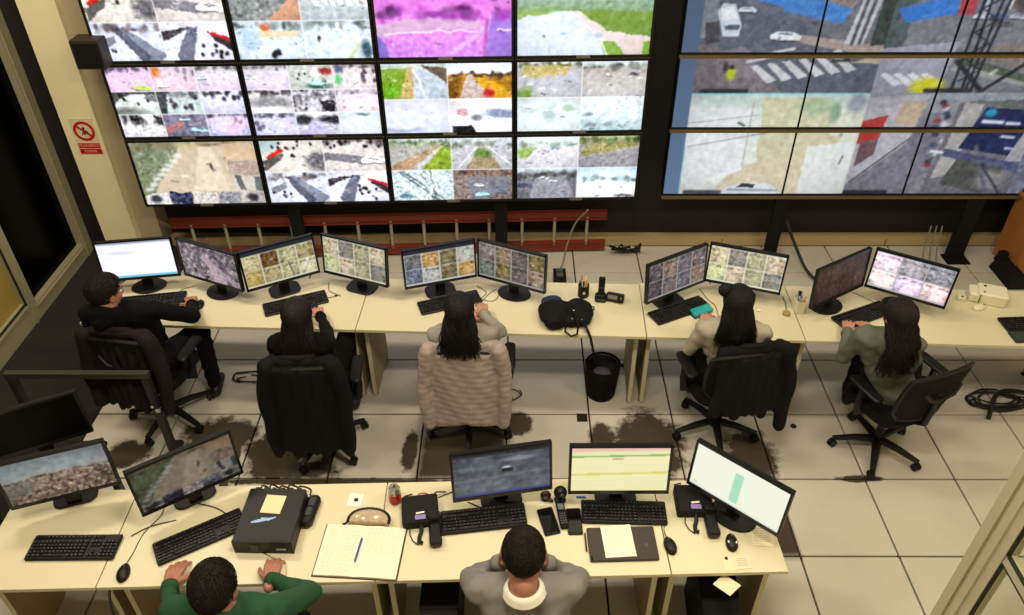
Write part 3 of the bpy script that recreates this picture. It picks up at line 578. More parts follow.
# prohibition sign on the pillar
sg = thing('prohibition_sign', 'small white sign with red crossed circle and red lettered plate on cream pillar', 'sign', (-3.64, 6.148, 1.22))
b = MB(); b.box(0, 0, 0, .20, .003, .32); b.build('plate', mat('sign_cream_white', (.86, .80, .66), .5), sg)
red = mat('sign_red', (.72, .07, .07), .5)
b = MB(); n = 28
vs = []; fs = []
for i in range(n):
    a = 2*PI*i/n
    for r_ in (.066, .088): vs += [(r_*math.cos(a), -.0025, .05+r_*math.sin(a)), (r_*math.cos(a), -.0045, .05+r_*math.sin(a))]
for i in range(n):
    j = (i+1) % n; q = 4*i; p = 4*j; fs += [(q+1, p+1, p+3, q+3), (q+2, q+3, p+3, p+2), (q, p, p+1, q+1)]
b.add(vs, fs); b.box(0, -.004, .05, .155, .002, .018, rotm(0, R(40), 0)); b.build('crossed_ring', red, sg)
b = MB(); b.ell((.0, -.003, .075), (.012, .002, .012), 10, 6); b.box(0, -.0035, .045, .014, .002, .05); b.box(-.015, -.0035, .03, .04, .002, .008, rotm(0, R(-50), 0)); b.box(.018, -.0035, .05, .04, .002, .008, rotm(0, R(30), 0)); b.build('pictogram', mat('sign_black', (.12, .1, .08), .6), sg)
b = MB(); b.box(0, -.003, -.083, .185, .002, .045); b.box(0, -.003, -.135, .185, .002, .045); b.build('word_plate', red, sg)
lt = mat('sign_letter', (.92, .62, .55), .6)
def text(body, size, m, parent, loc, rot, name='lettering', ext=.0006):
    c = bpy.data.curves.new(name, 'FONT'); c.body = body; c.size = size; c.align_x = 'CENTER'; c.align_y = 'CENTER'; c.extrude = ext
    o = bpy.data.objects.new(name, c); col.objects.link(o); dg = bpy.context.evaluated_depsgraph_get()
    me = bpy.data.meshes.new_from_object(o.evaluated_get(dg)); bpy.data.objects.remove(o); me.materials.clear(); me.materials.append(m)
    o = bpy.data.objects.new(name, me); col.objects.link(o); o.parent = parent; o.location = loc; o.rotation_euler = rot; return o
text('PROHIBIDO', .034, lt, sg, (0, -.005, -.083), (PI/2, 0, 0)); text('FUMAR', .034, lt, sg, (0, -.005, -.135), (PI/2, 0, 0))
sp = thing('wall_speaker', 'small black box speaker mounted beside the upper left wall screen', 'speaker', (-3.215, 5.90, 2.03))
b = MB(); b.box(0, 0, 0, .22, .16, .21); b.box(0, 0, .108, .21, .15, .006); b.build('cabinet', mat('speaker_brown_black', (.17, .135, .10), .6), sp)
b = MB(); b.box(-.13, .19, 0, .05, .26, .05); b.build('bracket', blackm, sp)
b = MB(); b.box(0, -.083, 0, .19, .006, .18); b.build('grille', blackm, sp)
# near glazed partition at the right
pr = bpy.data.objects.new('window_2', None); col.objects.link(pr); pr['kind'] = 'structure'
b = MB(); b.box(2.27, 2.345, 1.3, .07, .06, 2.6); b.box(2.275, 2.30, 1.3, .05, .04, 2.6); b.box(2.26, 2.255, 1.3, .075, .045, 2.6); b.box(2.268, 2.205, 1.3, .065, .055, 2.6); b.build('post', alu, pr)
b = MB(); b.box(2.268, 1.2, 1.0, .05, 1.95, .06); b.box(2.268, 1.2, .10, .05, 1.95, .2); b.box(2.268, 1.2, 2.57, .05, 1.95, .06); b.build('rail', alu, pr)
b = MB(); b.box(2.268, .2, 1.3, .07, .08, 2.6); b.build('end_post', alu, pr)
b = MB()
for z0, z1 in ((.2, .97), (1.03, 2.54)):
    b.box(2.25, 2.174, (z0+z1)/2, .02, .007, z1-z0)
    for z in (z0, z1): b.box(2.25, 1.2, z, .02, 1.94, .007)
b.build('glazing_seal', gasket, pr)
gl = bpy.data.materials.new('clear_glass'); gl.use_nodes = True; nt = gl.node_tree; nt.nodes.remove(nt.nodes['Principled BSDF'])
tr = nt.nodes.new('ShaderNodeBsdfTransparent'); tr.inputs[0].default_value = (.92, .95, .90, 1); gs = nt.nodes.new('ShaderNodeBsdfGlossy'); gs.inputs['Roughness'].default_value = .05
mx = nt.nodes.new('ShaderNodeMixShader'); mx.inputs[0].default_value = .07; nt.links.new(tr.outputs[0], mx.inputs[1]); nt.links.new(gs.outputs[0], mx.inputs[2]); nt.links.new(mx.outputs[0], nt.nodes['Material Output'].inputs[0])
for z0, z1 in ((.2, .97), (1.03, 2.54)):
    b = MB(); b.box(2.268, 1.2, (z0+z1)/2, .006, 1.94, z1-z0); b.build('pane', gl, pr)
# ceiling lamps over the room (what lights it)
lampm = bpy.data.materials.new('lamp_diffuser'); lampm.use_nodes = True; lb = lampm.node_tree.nodes['Principled BSDF']; lb.inputs['Emission Color'].default_value = (1, .85, .6, 1); lb.inputs['Emission Strength'].default_value = 2.0
b1 = MB(); b1.box(0, 0, 0, 1.25, .36, .05); hm = b1.mesh('housing', alu); b1 = MB(); b1.box(0, 0, -.028, 1.16, .29, .01); dm = b1.mesh('diffuser', lampm)
for k, (lx, ly, lp) in enumerate(LIGHTS):
    t = thing('ceiling_lamp', 'glowing ceiling lamp above the %s' % ['left end of the front desks', 'middle of the front desks', 'bare tiles right of the front desks', 'left end of the back desks', 'middle of the back desks', 'right end of the back desks'][k], 'lamp', (lx, ly, 4.885), 0, 'ceiling lamps'); link('housing', hm, t); link('diffuser', dm, t)
# ---------------------------------------------------------------- video walls
bezel_m = mat('display_bezel_black', (.055, .055, .06), .35)
edge_lit = mat('display_edge_tan', (.43, .37, .25), .4, .3)  # tan stands for light caught on the panels' top edges
badge = mat('display_badge', (.40, .37, .30), .5)
def display(label, x, y, z, rz, w_, h_, aw, ah, off, pic, group, strength, badge_on=True):
    t = thing('wall_display', label, 'display', (x, y, z), rz, group)
    b = MB(); b.box(0, .045, 0, w_-.06, .06, h_-.06); b.build('housing', blackm, t)
    b = MB(); lw = (w_-.008-aw)/2; tp = (h_-.008-ah)/2-off; bt = (h_-.008-ah)/2+off; W_, H_ = w_-.008, h_-.008
    b.box(-W_/2+lw/2, 0, 0, lw, .03, H_); b.box(W_/2-lw/2, 0, 0, lw, .03, H_); b.box(0, 0, H_/2-tp/2, aw, .03, tp); b.box(0, 0, -H_/2+bt/2, aw, .03, bt); b.box(0, .01, 0, aw+.01, .008, ah+.01)
    b.build('bezel', bezel_m, t)
    link('screen', screen_mesh(aw, ah, pic, strength, -.004), t, (0, 0, off))
    if badge_on:
        b = MB(); b.box(0, -.017, -H_/2+bt*.5, .11, .006, .02); b.build('badge', badge, t)
    b = MB(); b.box(0, .004, H_/2+.002, W_, .036, .004); b.build('top_edge', edge_lit if not badge_on else mat('display_edge_dim', (.30, .28, .22), .5), t)  # top edge coloured as if catching light
    return t
LW = [[[['plaza_red', 'plaza_car'], ['road_down', 'road_up']], [['arm_orange', 'zebra'], ['fair_blue', 'plaza_blue']], 'magenta', 'dirt_road'],
      [[['pink_car', 'pink_cross', 'pink_open'], ['grey_arcade', 'grey_people', 'violet_street'], ['dark_trees', 'dark_car', 'pink_violet']],
       [['pink_open', 'green_truck', 'market'], ['roundabout', 'bw_tangle', 'pale_pink'], ['violet_road', 'tree_road', 'pale_cyan']],
       [['hwy_green', 'hwy_orange'], ['pale_sky', 'pale_lorry']], [['hwy_sand', 'hwy_grey'], ['pale_green', 'misty']]],
      ['street_pink', [['plaza_red', 'plaza_car'], ['road_down', 'road_up']], [['grass_right', 'median'], ['cars_bright', 'cars_dark']], [['hwy_pale', 'hill_road'], ['dark_lot', 'white_blue']]]]
LL = [['top left wall display showing four pale views with a red van and white car', 'top row wall display with four views, zebra crossing and blue stalls', 'top row wall display showing one magenta tinted road view', 'top row wall display showing a pale road with green verges'],
      ['middle row wall display of nine pinkish street views, leftmost column', 'middle row wall display of nine grey street views, second column', 'middle row wall display of four views with green and orange highways', 'middle row wall display of four pale misty highway views'],
      ['bottom left wall display with large sandy street view and thumbnails', 'bottom row wall display with four plaza views and dark pedestrians', 'bottom row wall display with four road views and grass median', 'bottom row wall display with pale road views and dark car park']]
la = math.atan2(6.083-5.95, 1.057+3.212); lu = Vector((math.cos(la), math.sin(la), 0)); lp0 = Vector((-3.212, 5.95, 0))
for r_ in range(3):
    for c_ in range(4):
        p = lp0+lu*((c_+.5)*1.068-.008)
        display(LL[r_][c_], p.x, p.y, .655+(2-r_+.5)*.632, la, 1.068, .632, 1.022, .583, -.001, picture(160, 92, LW[r_][c_], 100+r_*4+c_, .78), 'left video wall displays', 1.2)
# right wall: one picture running over 4 x 3 panels
def right_mosaic():
    W_, H_ = 140*4, 80*3; a = np.zeros((H_, W_, 3)); C0 = Cv(a); g = np.random.default_rng(7)
    C0.grad((.26, .35, .46), (.36, .47, .60))
    A = C0.sub(.13/4, 0, 1.5/4, .5); B = C0.sub(1.5/4, 0, 2.87/4, .5); C_ = C0.sub(.13/4, .5, 1.5/4, 1); D = C0.sub(1.5/4, .5, 2.87/4, 1)
    # A: street corner seen from above: road, van, cars, blue awnings, zebra crossing
    A.fill((.36, .38, .44)); A.poly([(0, 0), (.06, 0), (.10, .55), (0, .55)], (.5, .52, .56)); A.poly([(.25, 0), (1, 0), (1, .62), (.80, .62), (.5, .38), (.22, .1)], (.42, .42, .46))
    A.poly([(0, .7), (.25, .62), (.5, 1), (0, 1)], (.50, .46, .48)); A.poly([(.55, .52), (1, .62), (1, .72), (.5, .58)], (.66, .60, .56)); A.poly([(.0, .6), (.1, .62), (.14, 1), (0, 1)], (.46, .42, .44))
    A.poly([(.24, .12), (.42, .18), (.46, .3), (.25, .22)], (.22, .5, .85)); A.poly([(.44, .16), (.78, .30), (.74, .43), (.42, .32)], (.24, .50, .80)); A.poly([(.60, .08), (.82, .16), (.78, .3), (.46, .15)], (.55, .5, .48))
    A.poly([(.84, .1), (.94, .1), (.88, .62), (.78, .6)], (.78, .78, .8)); A.line(.86, .1, .82, .6, .015, (.3, .3, .34)); A.line(.90, .1, .86, .6, .015, (.3, .3, .34)); A.poly([(.94, .0), (1, 0), (1, .6), (.92, .62)], (.16, .22, .2))
    A.poly([(.075, .32), (.10, .25), (.165, .26), (.215, .44), (.205, .53), (.12, .53)], (.82, .86, .90)); A.poly([(.12, .44), (.20, .43), (.205, .47), (.13, .48)], (.3, .36, .42)); A.poly([(.09, .29), (.16, .28), (.185, .38), (.11, .40)], (.95, .96, .97)); A.poly([(.02, .42), (.09, .40), (.11, .58), (.03, .6)], (.2, .18, .2), .8); car(A, .23, .30, .05, (.88, .9, .93), (.4, .42, .5)); car(A, .46, .52, .085, (.93, .95, .98), (.3, .34, .4)); car(A, .12, .12, .04, (.7, .72, .78)); car(A, .3, .1, .03, (.65, .67, .7))
    for k in range(6): A.poly([(.30+k*.085, .76-.02*k), (.34+k*.085, .75-.02*k), (.46+k*.085, .89-.02*k), (.41+k*.085, .92-.02*k)], (.82, .82, .84))
    A.line(.28, .72, .52, .64, .012, (.85, .85, .86)); A.ell(.20, .83, .025, .06, (.78, .82, .15)); A.ell(.165, .77, .015, .04, (.2, .15, .2)); A.ell(.20, .77, .015, .02, (.2, .15, .15)); A.line(.05, .99, .3, .99, .02, (.15, .16, .2))
    A.poly([(.9, .7), (1, .7), (1, .74), (.85, .73)], (.74, .66, .55)); A.noise(g, .03, 2)
    # second half of the corner, right of the seam
    # B: lattice mast in front of a car park
    B.fill((.46, .47, .50)); B.grad((.52, .52, .58), (.46, .46, .50), 0, .35); B.poly([(0, .0), (.12, 0), (.1, .62), (0, .7)], (.30, .36, .36)); B.poly([(.02, .3), (.32, .18), (.34, .34), (.08, .42)], (.18, .46, .82)); B.poly([(.33, .05), (.42, .05), (.42, .35), (.34, .35)], (.68, .22, .25))
    B.poly([(0, .64), (.4, .58), (.36, 1), (0, 1)], (.62, .62, .68)); 
    for k in range(4): B.poly([(.02+k*.075, .84), (.05+k*.075, .82), (.16+k*.075, .92), (.12+k*.075, .95)], (.88, .88, .92))
    B.ell(.30, .96, .09, .09, (.85, .84, .12)); B.poly([(.42, .68), (1, .98), (1, 1), (.4, .8)], (.60, .60, .58)); B.poly([(.42, .66), (1, .92), (1, .98), (.42, .74)], (.30, .36, .28)); B.poly([(.6, .6), (1, .62), (1, .9), (.6, .72)], (.50, .46, .44))
    B.poly([(.62, .1), (1, 0), (1, .3), (.6, .3)], (.42, .36, .36)); B.ell(.74, .25, .10, .12, (.30, .26, .28)); B.poly([(.78, .3), (1, .26), (1, .42), (.8, .42)], (.45, .47, .50))
    for (x, y, c) in ((.47, .36, (.85, .87, .9)), (.56, .36, (.3, .36, .55)), (.60, .42, (.32, .33, .34)), (.66, .36, (.7, .7, .75)), (.80, .40, (.80, .82, .86)), (.92, .36, (.72, .74, .78))): car(B, x, y, .05, c)
    B.ell(.97, .48, .06, .08, (.26, .24, .18)); B.line(.97, .5, .97, .62, .01, (.2, .18, .15)); B.line(.62, 0, .60, .3, .01, (.82, .84, .85)); B.line(.5, 0, .48, .34, .03, (.75, .78, .85))
    for (x0, x1) in ((.46, .44), (.49, .50), (.56, .52), (.60, .55)): B.line(x0, 0, x1, .98, .012, (.07, .09, .14))
    for k in range(9): B.line(.46 if k % 2 else .56, .1*k, .56 if k % 2 else .46, .1*(k+1), .006, (.1, .12, .18))
    B.line(.42, .72, .60, .98, .022, (.08, .1, .16)); B.line(.62, .98, .86, .66, .016, (.08, .09, .14)); B.line(.3, .985, .55, .985, .018, (.12, .13, .16)); B.noise(g, .03, 2)
    # C: bleached courtyard with white car
    C_.fill((.92, .94, .90)); C_.grad((.82, .90, .86), (.95, .96, .94), 0, .35); C_.poly([(.50, .12), (1, .12), (1, 1), (.50, 1)], (.90, .92, .84)); C_.poly([(.40, .05), (.78, .05), (.86, .58), (.46, .66)], (.84, .84, .68)); C_.poly([(.42, .42), (.9, .38), (.9, .62), (.44, .68)], (.86, .83, .68))
    C_.poly([(.3, .75), (.5, .62), (.92, .62), (.96, 1), (.2, 1)], (.88, .83, .70)); C_.poly([(.0, .15), (.38, .15), (.36, .75), (0, .95)], (.94, .95, .95)); C_.line(.02, .5, .5, .35, .006, (.55, .55, .55), .7); C_.line(0, .3, .4, .22, .006, (.6, .6, .62), .6); C_.line(.36, .1, .36, .7, .008, (.7, .7, .65), .7)
    C_.poly([(.24, 1), (.30, .92), (.42, .88), (.56, .90), (.62, 1)], (.90, .93, .95)); C_.poly([(.35, .93), (.38, .89), (.46, .90), (.45, .94)], (.16, .18, .2)); C_.line(.30, .96, .60, .97, .012, (.5, .55, .6), .7); C_.ell(.72, .14, .1, .08, (.66, .78, .62), .7); C_.line(.04, .985, .25, .985, .02, (.25, .27, .3)); C_.line(0, .5, 0, .99, .01, (.5, .8, .8)); C_.noise(g, .02, 3)
    C_.poly([(.72, .5), (.99, .45), (.99, 1), (.72, 1)], (.95, .97, .97), .85); C_.ell(.83, .2, .03, .1, (.5, .66, .5), .8); C_.ell(.94, .1, .05, .1, (.6, .62, .7), .8); C_.line(.94, .6, .93, .68, .01, (.5, .5, .52)); C_.line(.0, .01, 1, .01, .012, (.55, .88, .92))
    # D: narrow street with parked motorbikes and a navy hoarding
    D.fill((.50, .49, .53)); D.grad((.60, .62, .66), (.48, .47, .51), 0, .5); D.poly([(0, .05), (.34, .02), (.30, .45), (.02, .9), (0, .9)], (.72, .71, .74)); D.poly([(0, .28), (.14, .22), (.12, .42), (0, .48)], (.72, .20, .18)); D.poly([(.2, .08), (.34, .1), (.3, .34), (.18, .3)], (.75, .66, .55)); D.poly([(.02, .45), (.12, .42), (.12, .58), (.02, .72)], (.42, .30, .32))
    D.poly([(.36, .2), (.44, .2), (.48, .6), (.4, 1), (0, 1), (.04, .88), (.28, .5)], (.46, .45, .50)); D.line(.02, .88, .3, .42, .008, (.3, .28, .28))
    for k in range(18): x = .46+.03*g.standard_normal(); y = .1+.05*k*.7; D.ell(x, y, .02, .025, [(.2, .2, .26), (.55, .18, .22), (.75, .75, .8), (.25, .3, .4)][k % 4])
    D.poly([(.52, .1), (1, .06), (1, 1), (.46, 1)], (.42, .41, .44)); D.poly([(.55, .1), (.66, .12), (.60, .80), (.50, .84)], (.66, .65, .64)); D.poly([(.68, .15), (1, .18), (1, .62), (.60, .52)], (.05, .11, .30)); D.poly([(.96, .3), (1, .3), (1, .66), (.90, .66)], (.66, .65, .66))
    D.ell(.715, .20, .03, .04, (.12, .62, .80)); D.line(.69, .285, .80, .295, .018, (.86, .88, .92)); D.line(.83, .305, .9, .31, .016, (.82, .84, .9)); D.line(.83, .40, .9, .41, .014, (.75, .78, .86)); D.line(.88, .52, .93, .53, .014, (.72, .76, .86))
    D.poly([(.52, .52), (1, .68), (1, .78), (.52, .60)], (.28, .30, .46)); D.poly([(.62, .62), (.92, .72), (.84, 1), (.56, .9)], (.28, .29, .28)); D.ell(.86, .86, .09, .1, (.55, .54, .54)); D.line(.70, .5, .86, .98, .018, (.35, .36, .44)); D.line(.78, .7, .95, 1, .012, (.2, .22, .28)); D.line(.62, .08, 1, .2, .008, (.3, .42, .3)); D.line(0, .985, .26, .985, .018, (.1, .12, .16)); D.line(.9, .02, 1, .025, .018, (.15, .17, .2)); D.noise(g, .03, 2)
    E_ = C0.sub(2.87/4, 0, 1, .5); E_.fill((.52, .50, .50)); E_.noise(g, .08, 4); F_ = C0.sub(2.87/4, .5, 1, 1); F_.fill((.42, .44, .50)); F_.noise(g, .08, 4)
    for q in (A, B, C_, D): texturize(q, g, 'mosaic')
    return soften(a*.93+np.array((.035, .04, .05)))  # pale bluish haze mixed into the whole picture
mos = right_mosaic()
RL = [['top', 'middle', 'bottom'], ['leftmost column with grey blue margin', 'second column', 'third column', 'far right column at the frame edge']]
what = [['street with parked van and blue awnings', 'blue awning and dark lattice mast', 'parked cars and lattice mast', 'edge of a car park view'], ['zebra crossing and pedestrian in yellow', 'crossing and bleached courtyard', 'kerb, verge and top of navy hoarding', 'edge of a street view'], ['bleached courtyard and white car', 'bleached wall and narrow street', 'navy hoarding on a street corner', 'edge of a dim street view']]
for r_ in range(3):
    for c_ in range(4):
        display('%s %s panel of the right video wall: %s' % (RL[0][r_], ['first', 'second', 'third', 'last'][c_], what[r_][c_]), 1.2876+(c_+.5)*1.0587, 6.157, .641+(2-r_+.5)*.632, 0, 1.0587, .632, 1.045, .592, .004,
                mos[r_*80:(r_+1)*80, c_*140:(c_+1)*140], 'right video wall panels', .92, False)
for k in range(3):
    o = MB(); o.box(3.405, 6.135, .641+k*.632-.004, 4.25, .03, .022); tag(o.build('mounting_rail', edge_lit), ['lowest tan metal rail along the bottom of the right video wall', 'tan metal rail between the middle and bottom panels of the right video wall', 'tan metal rail between the top and middle panels of the right video wall'][k], 'rail', 'right video wall rails')  # added strips, tan for the light on the panel edges
o = MB(); o.box(3.405, 6.295, 1.6, 4.2, .08, 1.92); tag(o.build('display_rack', blackm), 'black mounting frame carrying the right video wall panels', 'frame')
o = MB(); o.box(0, 0, 0, 4.2, .08, 1.86); oo = tag(o.build('display_rack', blackm), 'black mounting frame carrying the left video wall displays', 'frame'); pc = lp0+lu*2.136; oo.location = (pc.x, pc.y+.13, 1.6); oo.rotation_euler = (0, 0, la)
for (x, y, lb_) in ((-1.98, 6.06, 'black upright post under the second left wall display'), (-.14, 6.10, 'black upright post under the fourth left wall display'), (2.36, 6.13, 'black upright post under right video wall, behind the bun-haired woman'), (4.07, 6.11, 'wide black upright post near the right end of the video wall')):
    t = thing('support_post', lb_, 'post', (x, y, 0), 0, 'video wall posts'); wd = .11 if x < 3 else .15
    b = MB(); b.box(0, .03, .315, wd, .05, .61); b.build('upright', blackm, t); b = MB(); b.box(0, -.02, .006, wd+.06, .16, .012); b.build('foot_plate', blackm, t)
# ladder lying on its side behind the desks
t = thing('ladder', 'orange-red ladder with grey rungs lying on its side against black wall', 'ladder', (-3.13, 6.10, 0), math.atan2(.15, 3.95))
redf = mat('fibreglass_red', (.46, .17, .09), .5, var=.15, vscale=8)
for z in (.40, .075):
    b = MB(); b.box(1.98, 0, z, 3.96, .03, .085); b.box(1.98, -.02, z+.038, 3.96, .03, .008); b.box(1.98, -.02, z-.038, 3.96, .03, .008); b.build('side_rail', redf, t)
b = MB(); b.cyl((0, 0, .09), (0, 0, .38), .015, n=10); rg = b.mesh('rung', mat('rung_grey', (.62, .60, .52), .45, .3), True)
for k in range(13): link('rung', rg, t, (.18+k*.3, -.012, 0))
# cabinet and odds and ends at the far right
wood = mat('orange_wood', (.60, .38, .18), .5, var=.15, vscale=5)
t = thing('wooden_cabinet', 'orange-brown wooden cabinet at far right beneath the video wall', 'cabinet', (4.85, 6.0, 0))
b = MB(); b.box(0, 0, .34, .8, .36, .64); b.box(0, 0, .67, .84, .40, .025); b.build('body', wood, t)
b = MB(); b.box(-.2, -.185, .34, .37, .012, .58); b.build('door', wood, t); b = MB(); b.box(.2, -.185, .34, .37, .012, .58); b.build('door', wood, t)
o = MB(); o.box(0, 0, .05, .13, .06, .1, top=.7); o.box(0, -.03, .1, .16, .05, .05); o.cyl((0, -.04, .04), (0, -.02, -.06), .02, n=8); tag(o.build('hanging_charger', black, loc=(4.58, 5.78, .50)), 'black charger with cable hanging on the orange wooden cabinet', 'charger')
o = MB(); o.ctube([(4.58, 5.76, .45), (4.60, 5.75, .2), (4.63, 5.72, .05), (4.75, 5.60, .006), (5.1, 5.5, .006)], .007, 6); tag(o.build('charger_cable', cable_black, smooth=True), 'thin black cable running down the orange cabinet to the floor', 'cable')
o = MB(); o.box(0, 0, .06, .15, .36, .12, top=.8); o.box(-.02, .14, .14, .09, .07, .10, top=.7); tag(o.build('computer_box', blackm, loc=(4.40, 5.80, 0)), 'black wedge-shaped box on floor behind the right desks', 'box')
o = MB(); o.ctube([(2.42, 6.1, .42), (2.50, 6.0, .25), (2.62, 5.8, .05), (2.80, 5.62, .012), (3.0, 5.55, .012), (3.2, 5.3, .1), (3.0, 5.0, .5)], .014, 8); tag(o.build('trailing_cable', cable_black, smooth=True), 'thick black cable looping from post to floor behind the dark monitor', 'cable')
o = MB()
for k in range(3): o.ctube([(3.9-.05*k, 6.2, .30), (3.82-.06*k, 6.0, .12), (3.75-.07*k, 5.7, .008), (3.66-.08*k, 5.3, .008)], .007, 6)
tag(o.build('wall_cables', cable_grey, smooth=True), 'bundle of thin cables hanging beside the wide black post', 'cable')
o = MB(); o.ctube([(.62, 5.95, .62), (.52, 6.0, .45), (.45, 5.95, .25), (.42, 5.9, .1), (.36, 5.78, .03), (.40, 5.70, .06)], .008, 6); tag(o.build('hanging_cable', cable_grey, smooth=True), 'pale cable hanging from the wall display past the red ladder', 'cable')
t = thing('outlet_box', 'black floor outlet box behind the desk near red ladder', 'outlet', (.38, 5.70, 0)); b = MB(); b.box(0, 0, .06, .11, .16, .12); b.build('box', black, t)
b = MB(); b.box(0, -.03, .125, .06, .05, .02); b.box(0, .04, .125, .06, .04, .02); b.build('socket', mat('socket_grey', (.3, .29, .26), .5), t)
o = MB()
for k in range(5): a = k*1.3; o.tube([(.95, 6.2, .05), (.95+.1*math.cos(a), 6.15+.05*math.sin(a), .10), (1.05+.05*math.cos(a+1), 6.2, .02), (1.15, 6.16, .05+.02*k)], .012, 6)
tag(o.build('cable_coil', cable_black, smooth=True), 'small tangle of black cable beside the end of the red ladder', 'cable')
# ---------------------------------------------------------------- desks
def yu(x): return 4.229-.0375*(x+3.012)
def yl(x): return 2.172+.029*(x+2.5)
def desk(x0, x1, yf, depth, label, x0b=None, skew=0, group=None, panels=(1, 1), modesty=True):
    g = .003; x0b = x0 if x0b is None else x0b; sk = -(yf(1)-yf(0))*depth
    t = thing('desk', label, 'desk', ((x0+x1)/2, yf((x0+x1)/2)+depth/2, 0), 0, group); ox, oy = t.location.x, t.location.y
    P = [(x0+g, yf(x0)), (x1-g, yf(x1)), (x1-g+sk, yf(x1)+depth), (x0b+g+sk, yf(x0)+depth)]
    q = [(a-ox, b_-oy) for a, b_ in P]
    b = MB(); b.prism(q, .716, .740)
    o = b.build('desktop', laminate, t); bv = o.modifiers.new('b', 'BEVEL'); bv.width = .002; bv.segments = 2
    for k, xx in enumerate((x0, x1)):
        if not panels[k]: continue
        s = 1 if k == 0 else -1; off = .03 if k == 0 else .03
        xa, xb = xx+s*off, xx+s*(off+.028); xa, xb = min(xa, xb), max(xa, xb)
        b = MB(); b.prism([(xa-ox, yf(xa)+.12-oy), (xb-ox, yf(xa)+.12-oy), (xb-ox+sk, yf(xa)+depth-.03-oy), (xa-ox+sk, yf(xa)+depth-.03-oy)], .012, .714); b.build('side_panel', panel_tan_and_shade, t)  # darker tan puts the side face's shadow into its colour
        b = MB(); b.box((xa+xb)/2-ox, yf(xa)+.1185-oy, .363, .028, .003, .70); b.build('edge_strip', laminate_edge, t)  # cream kept on the front edge, pale beside the shaded face
        b = MB(); b.cyl((0, 0, 0), (0, 0, .012), .018, n=10); fo = b.mesh('foot', blackm)
        for fy in (.15, depth-.07): link('foot', fo, t, ((xa+xb)/2-ox, yf(xa)+fy-oy, 0))
    if modesty:
        b = MB(); xa, xb = x0+.06, x1-.06; d = depth-.09; b.prism([(xa-ox, yf(xa)+d-oy), (xb-ox, yf(xb)+d-oy), (xb-ox, yf(xb)+d+.018-oy), (xa-ox, yf(xa)+d+.018-oy)], .36, .714); b.build('modesty_panel', panel_tan_and_shade, t)
    return t
desk(-3.02, -1.10, yu, .58, 'long cream back desk at left under the white monitor', x0b=-2.90, group='back row desks')
desk(-1.10, .875, yu, .60, 'long cream back desk in the middle holding the black bag', group='back row desks')
desk(.875, 1.93, yu, .62, 'short cream back desk with teal box, before the bun-haired woman', group='back row desks')
desk(1.93, 3.95, yu, .62, 'cream back desk at far right with small cream printer', group='back row desks')
desk(-2.68, -2.04, yl, .60, 'short cream front desk at far left under the city picture monitor', group='front row desks')
desk(-2.04, -.69, yl, .61, 'cream front desk with black computer case and open notebook', group='front row desks')
desk(-.69, .76, yl, .61, 'cream front desk with the dark and yellow screened monitors', group='front row desks')
desk(.76, 1.34, yl, .58, 'short cream front desk at right under the tilted white monitor', group='front row desks')
dt = thing('side_table', 'black side table behind the front desks holding the switched-off monitor', 'table', (-2.86, 2.99, 0))
b = MB(); b.box(0, 0, .727, .96, .30, .026); b.build('tabletop', blackm, dt)
for sx in (-.44, .44):
    for sy in (-.13, .13): b = MB(); b.box(sx, sy, .357, .04, .04, .714); b.build('leg', darksteel, dt)
# steel frame beside the first chair
fr = thing('steel_frame', 'dark grey steel trestle bar on legs behind the man in navy', 'frame', (-2.80, 3.705, 0))
b = MB(); b.box(0, 0, .74, .92, .04, .04); b.build('cross_bar', mat('frame_grey', (.26, .25, .22), .4, .4), fr)
for sx in (-.43, .43): b = MB(); b.box(sx, 0, .358, .045, .045, .715); b.build('leg', darksteel, fr)
b = MB(); b.cyl((.46, -.03, .47), (.46, -.055, .47), .018, n=12); b.cyl((.43, -.03, .50), (.43, -.05, .50), .012, n=10); b.build('clamp_knob', chrome, fr, smooth=True)
for sx in (-.43, .43): b = MB(); b.box(sx, -.05, .015, .06, .30, .03); b.build('foot', darksteel, fr)

# ---------------------------------------------------------------- desk monitors
def shell(b, w_, h_):
    b.box(0, .012, 0, w_, .022, h_); b.box(0, .032, -.01, w_*.8, .03, h_*.72, rotm(0, 0, 0)); b.box(0, .052, -.03, w_*.4, .03, h_*.4)
    return b
mon_shell = shell(MB(), .523, .309).mesh('housing', black)
b = MB(); w_, h_, bz, ch = .523, .309, .013, .020
for (x, z, sx, sz) in ((-w_/2+bz/2, 0, bz, h_), (w_/2-bz/2, 0, bz, h_), (0, h_/2-bz/2, w_, bz), (0, -h_/2+ch/2, w_, ch)): b.box(x, -.002, z, sx, .008, sz)
mon_bezel = b.mesh('bezel', mat('monitor_bezel', (.05, .05, .052), .3))
b = MB(); b.box(0, .055, -.15, .07, .022, .22, rotm(R(-4))); b.box(0, .058, -.06, .10, .03, .09); mon_neck = b.mesh('neck', black)
def base_mesh(kind):
    b = MB()
    if kind == 'round': b.lathe([(.10, 0), (.125, .004), (.12, .010), (.05, .016), (.035, .022)], 28, Matrix.Diagonal((1.0, .78, 1, 1)))
    else: b.rbox(0, 0, .008, .22, .16, .016, r=.05, n=4)
    return b.mesh('base', black, True)
bases = {k: base_mesh(k) for k in ('round', 'square')}
MON_N = 0
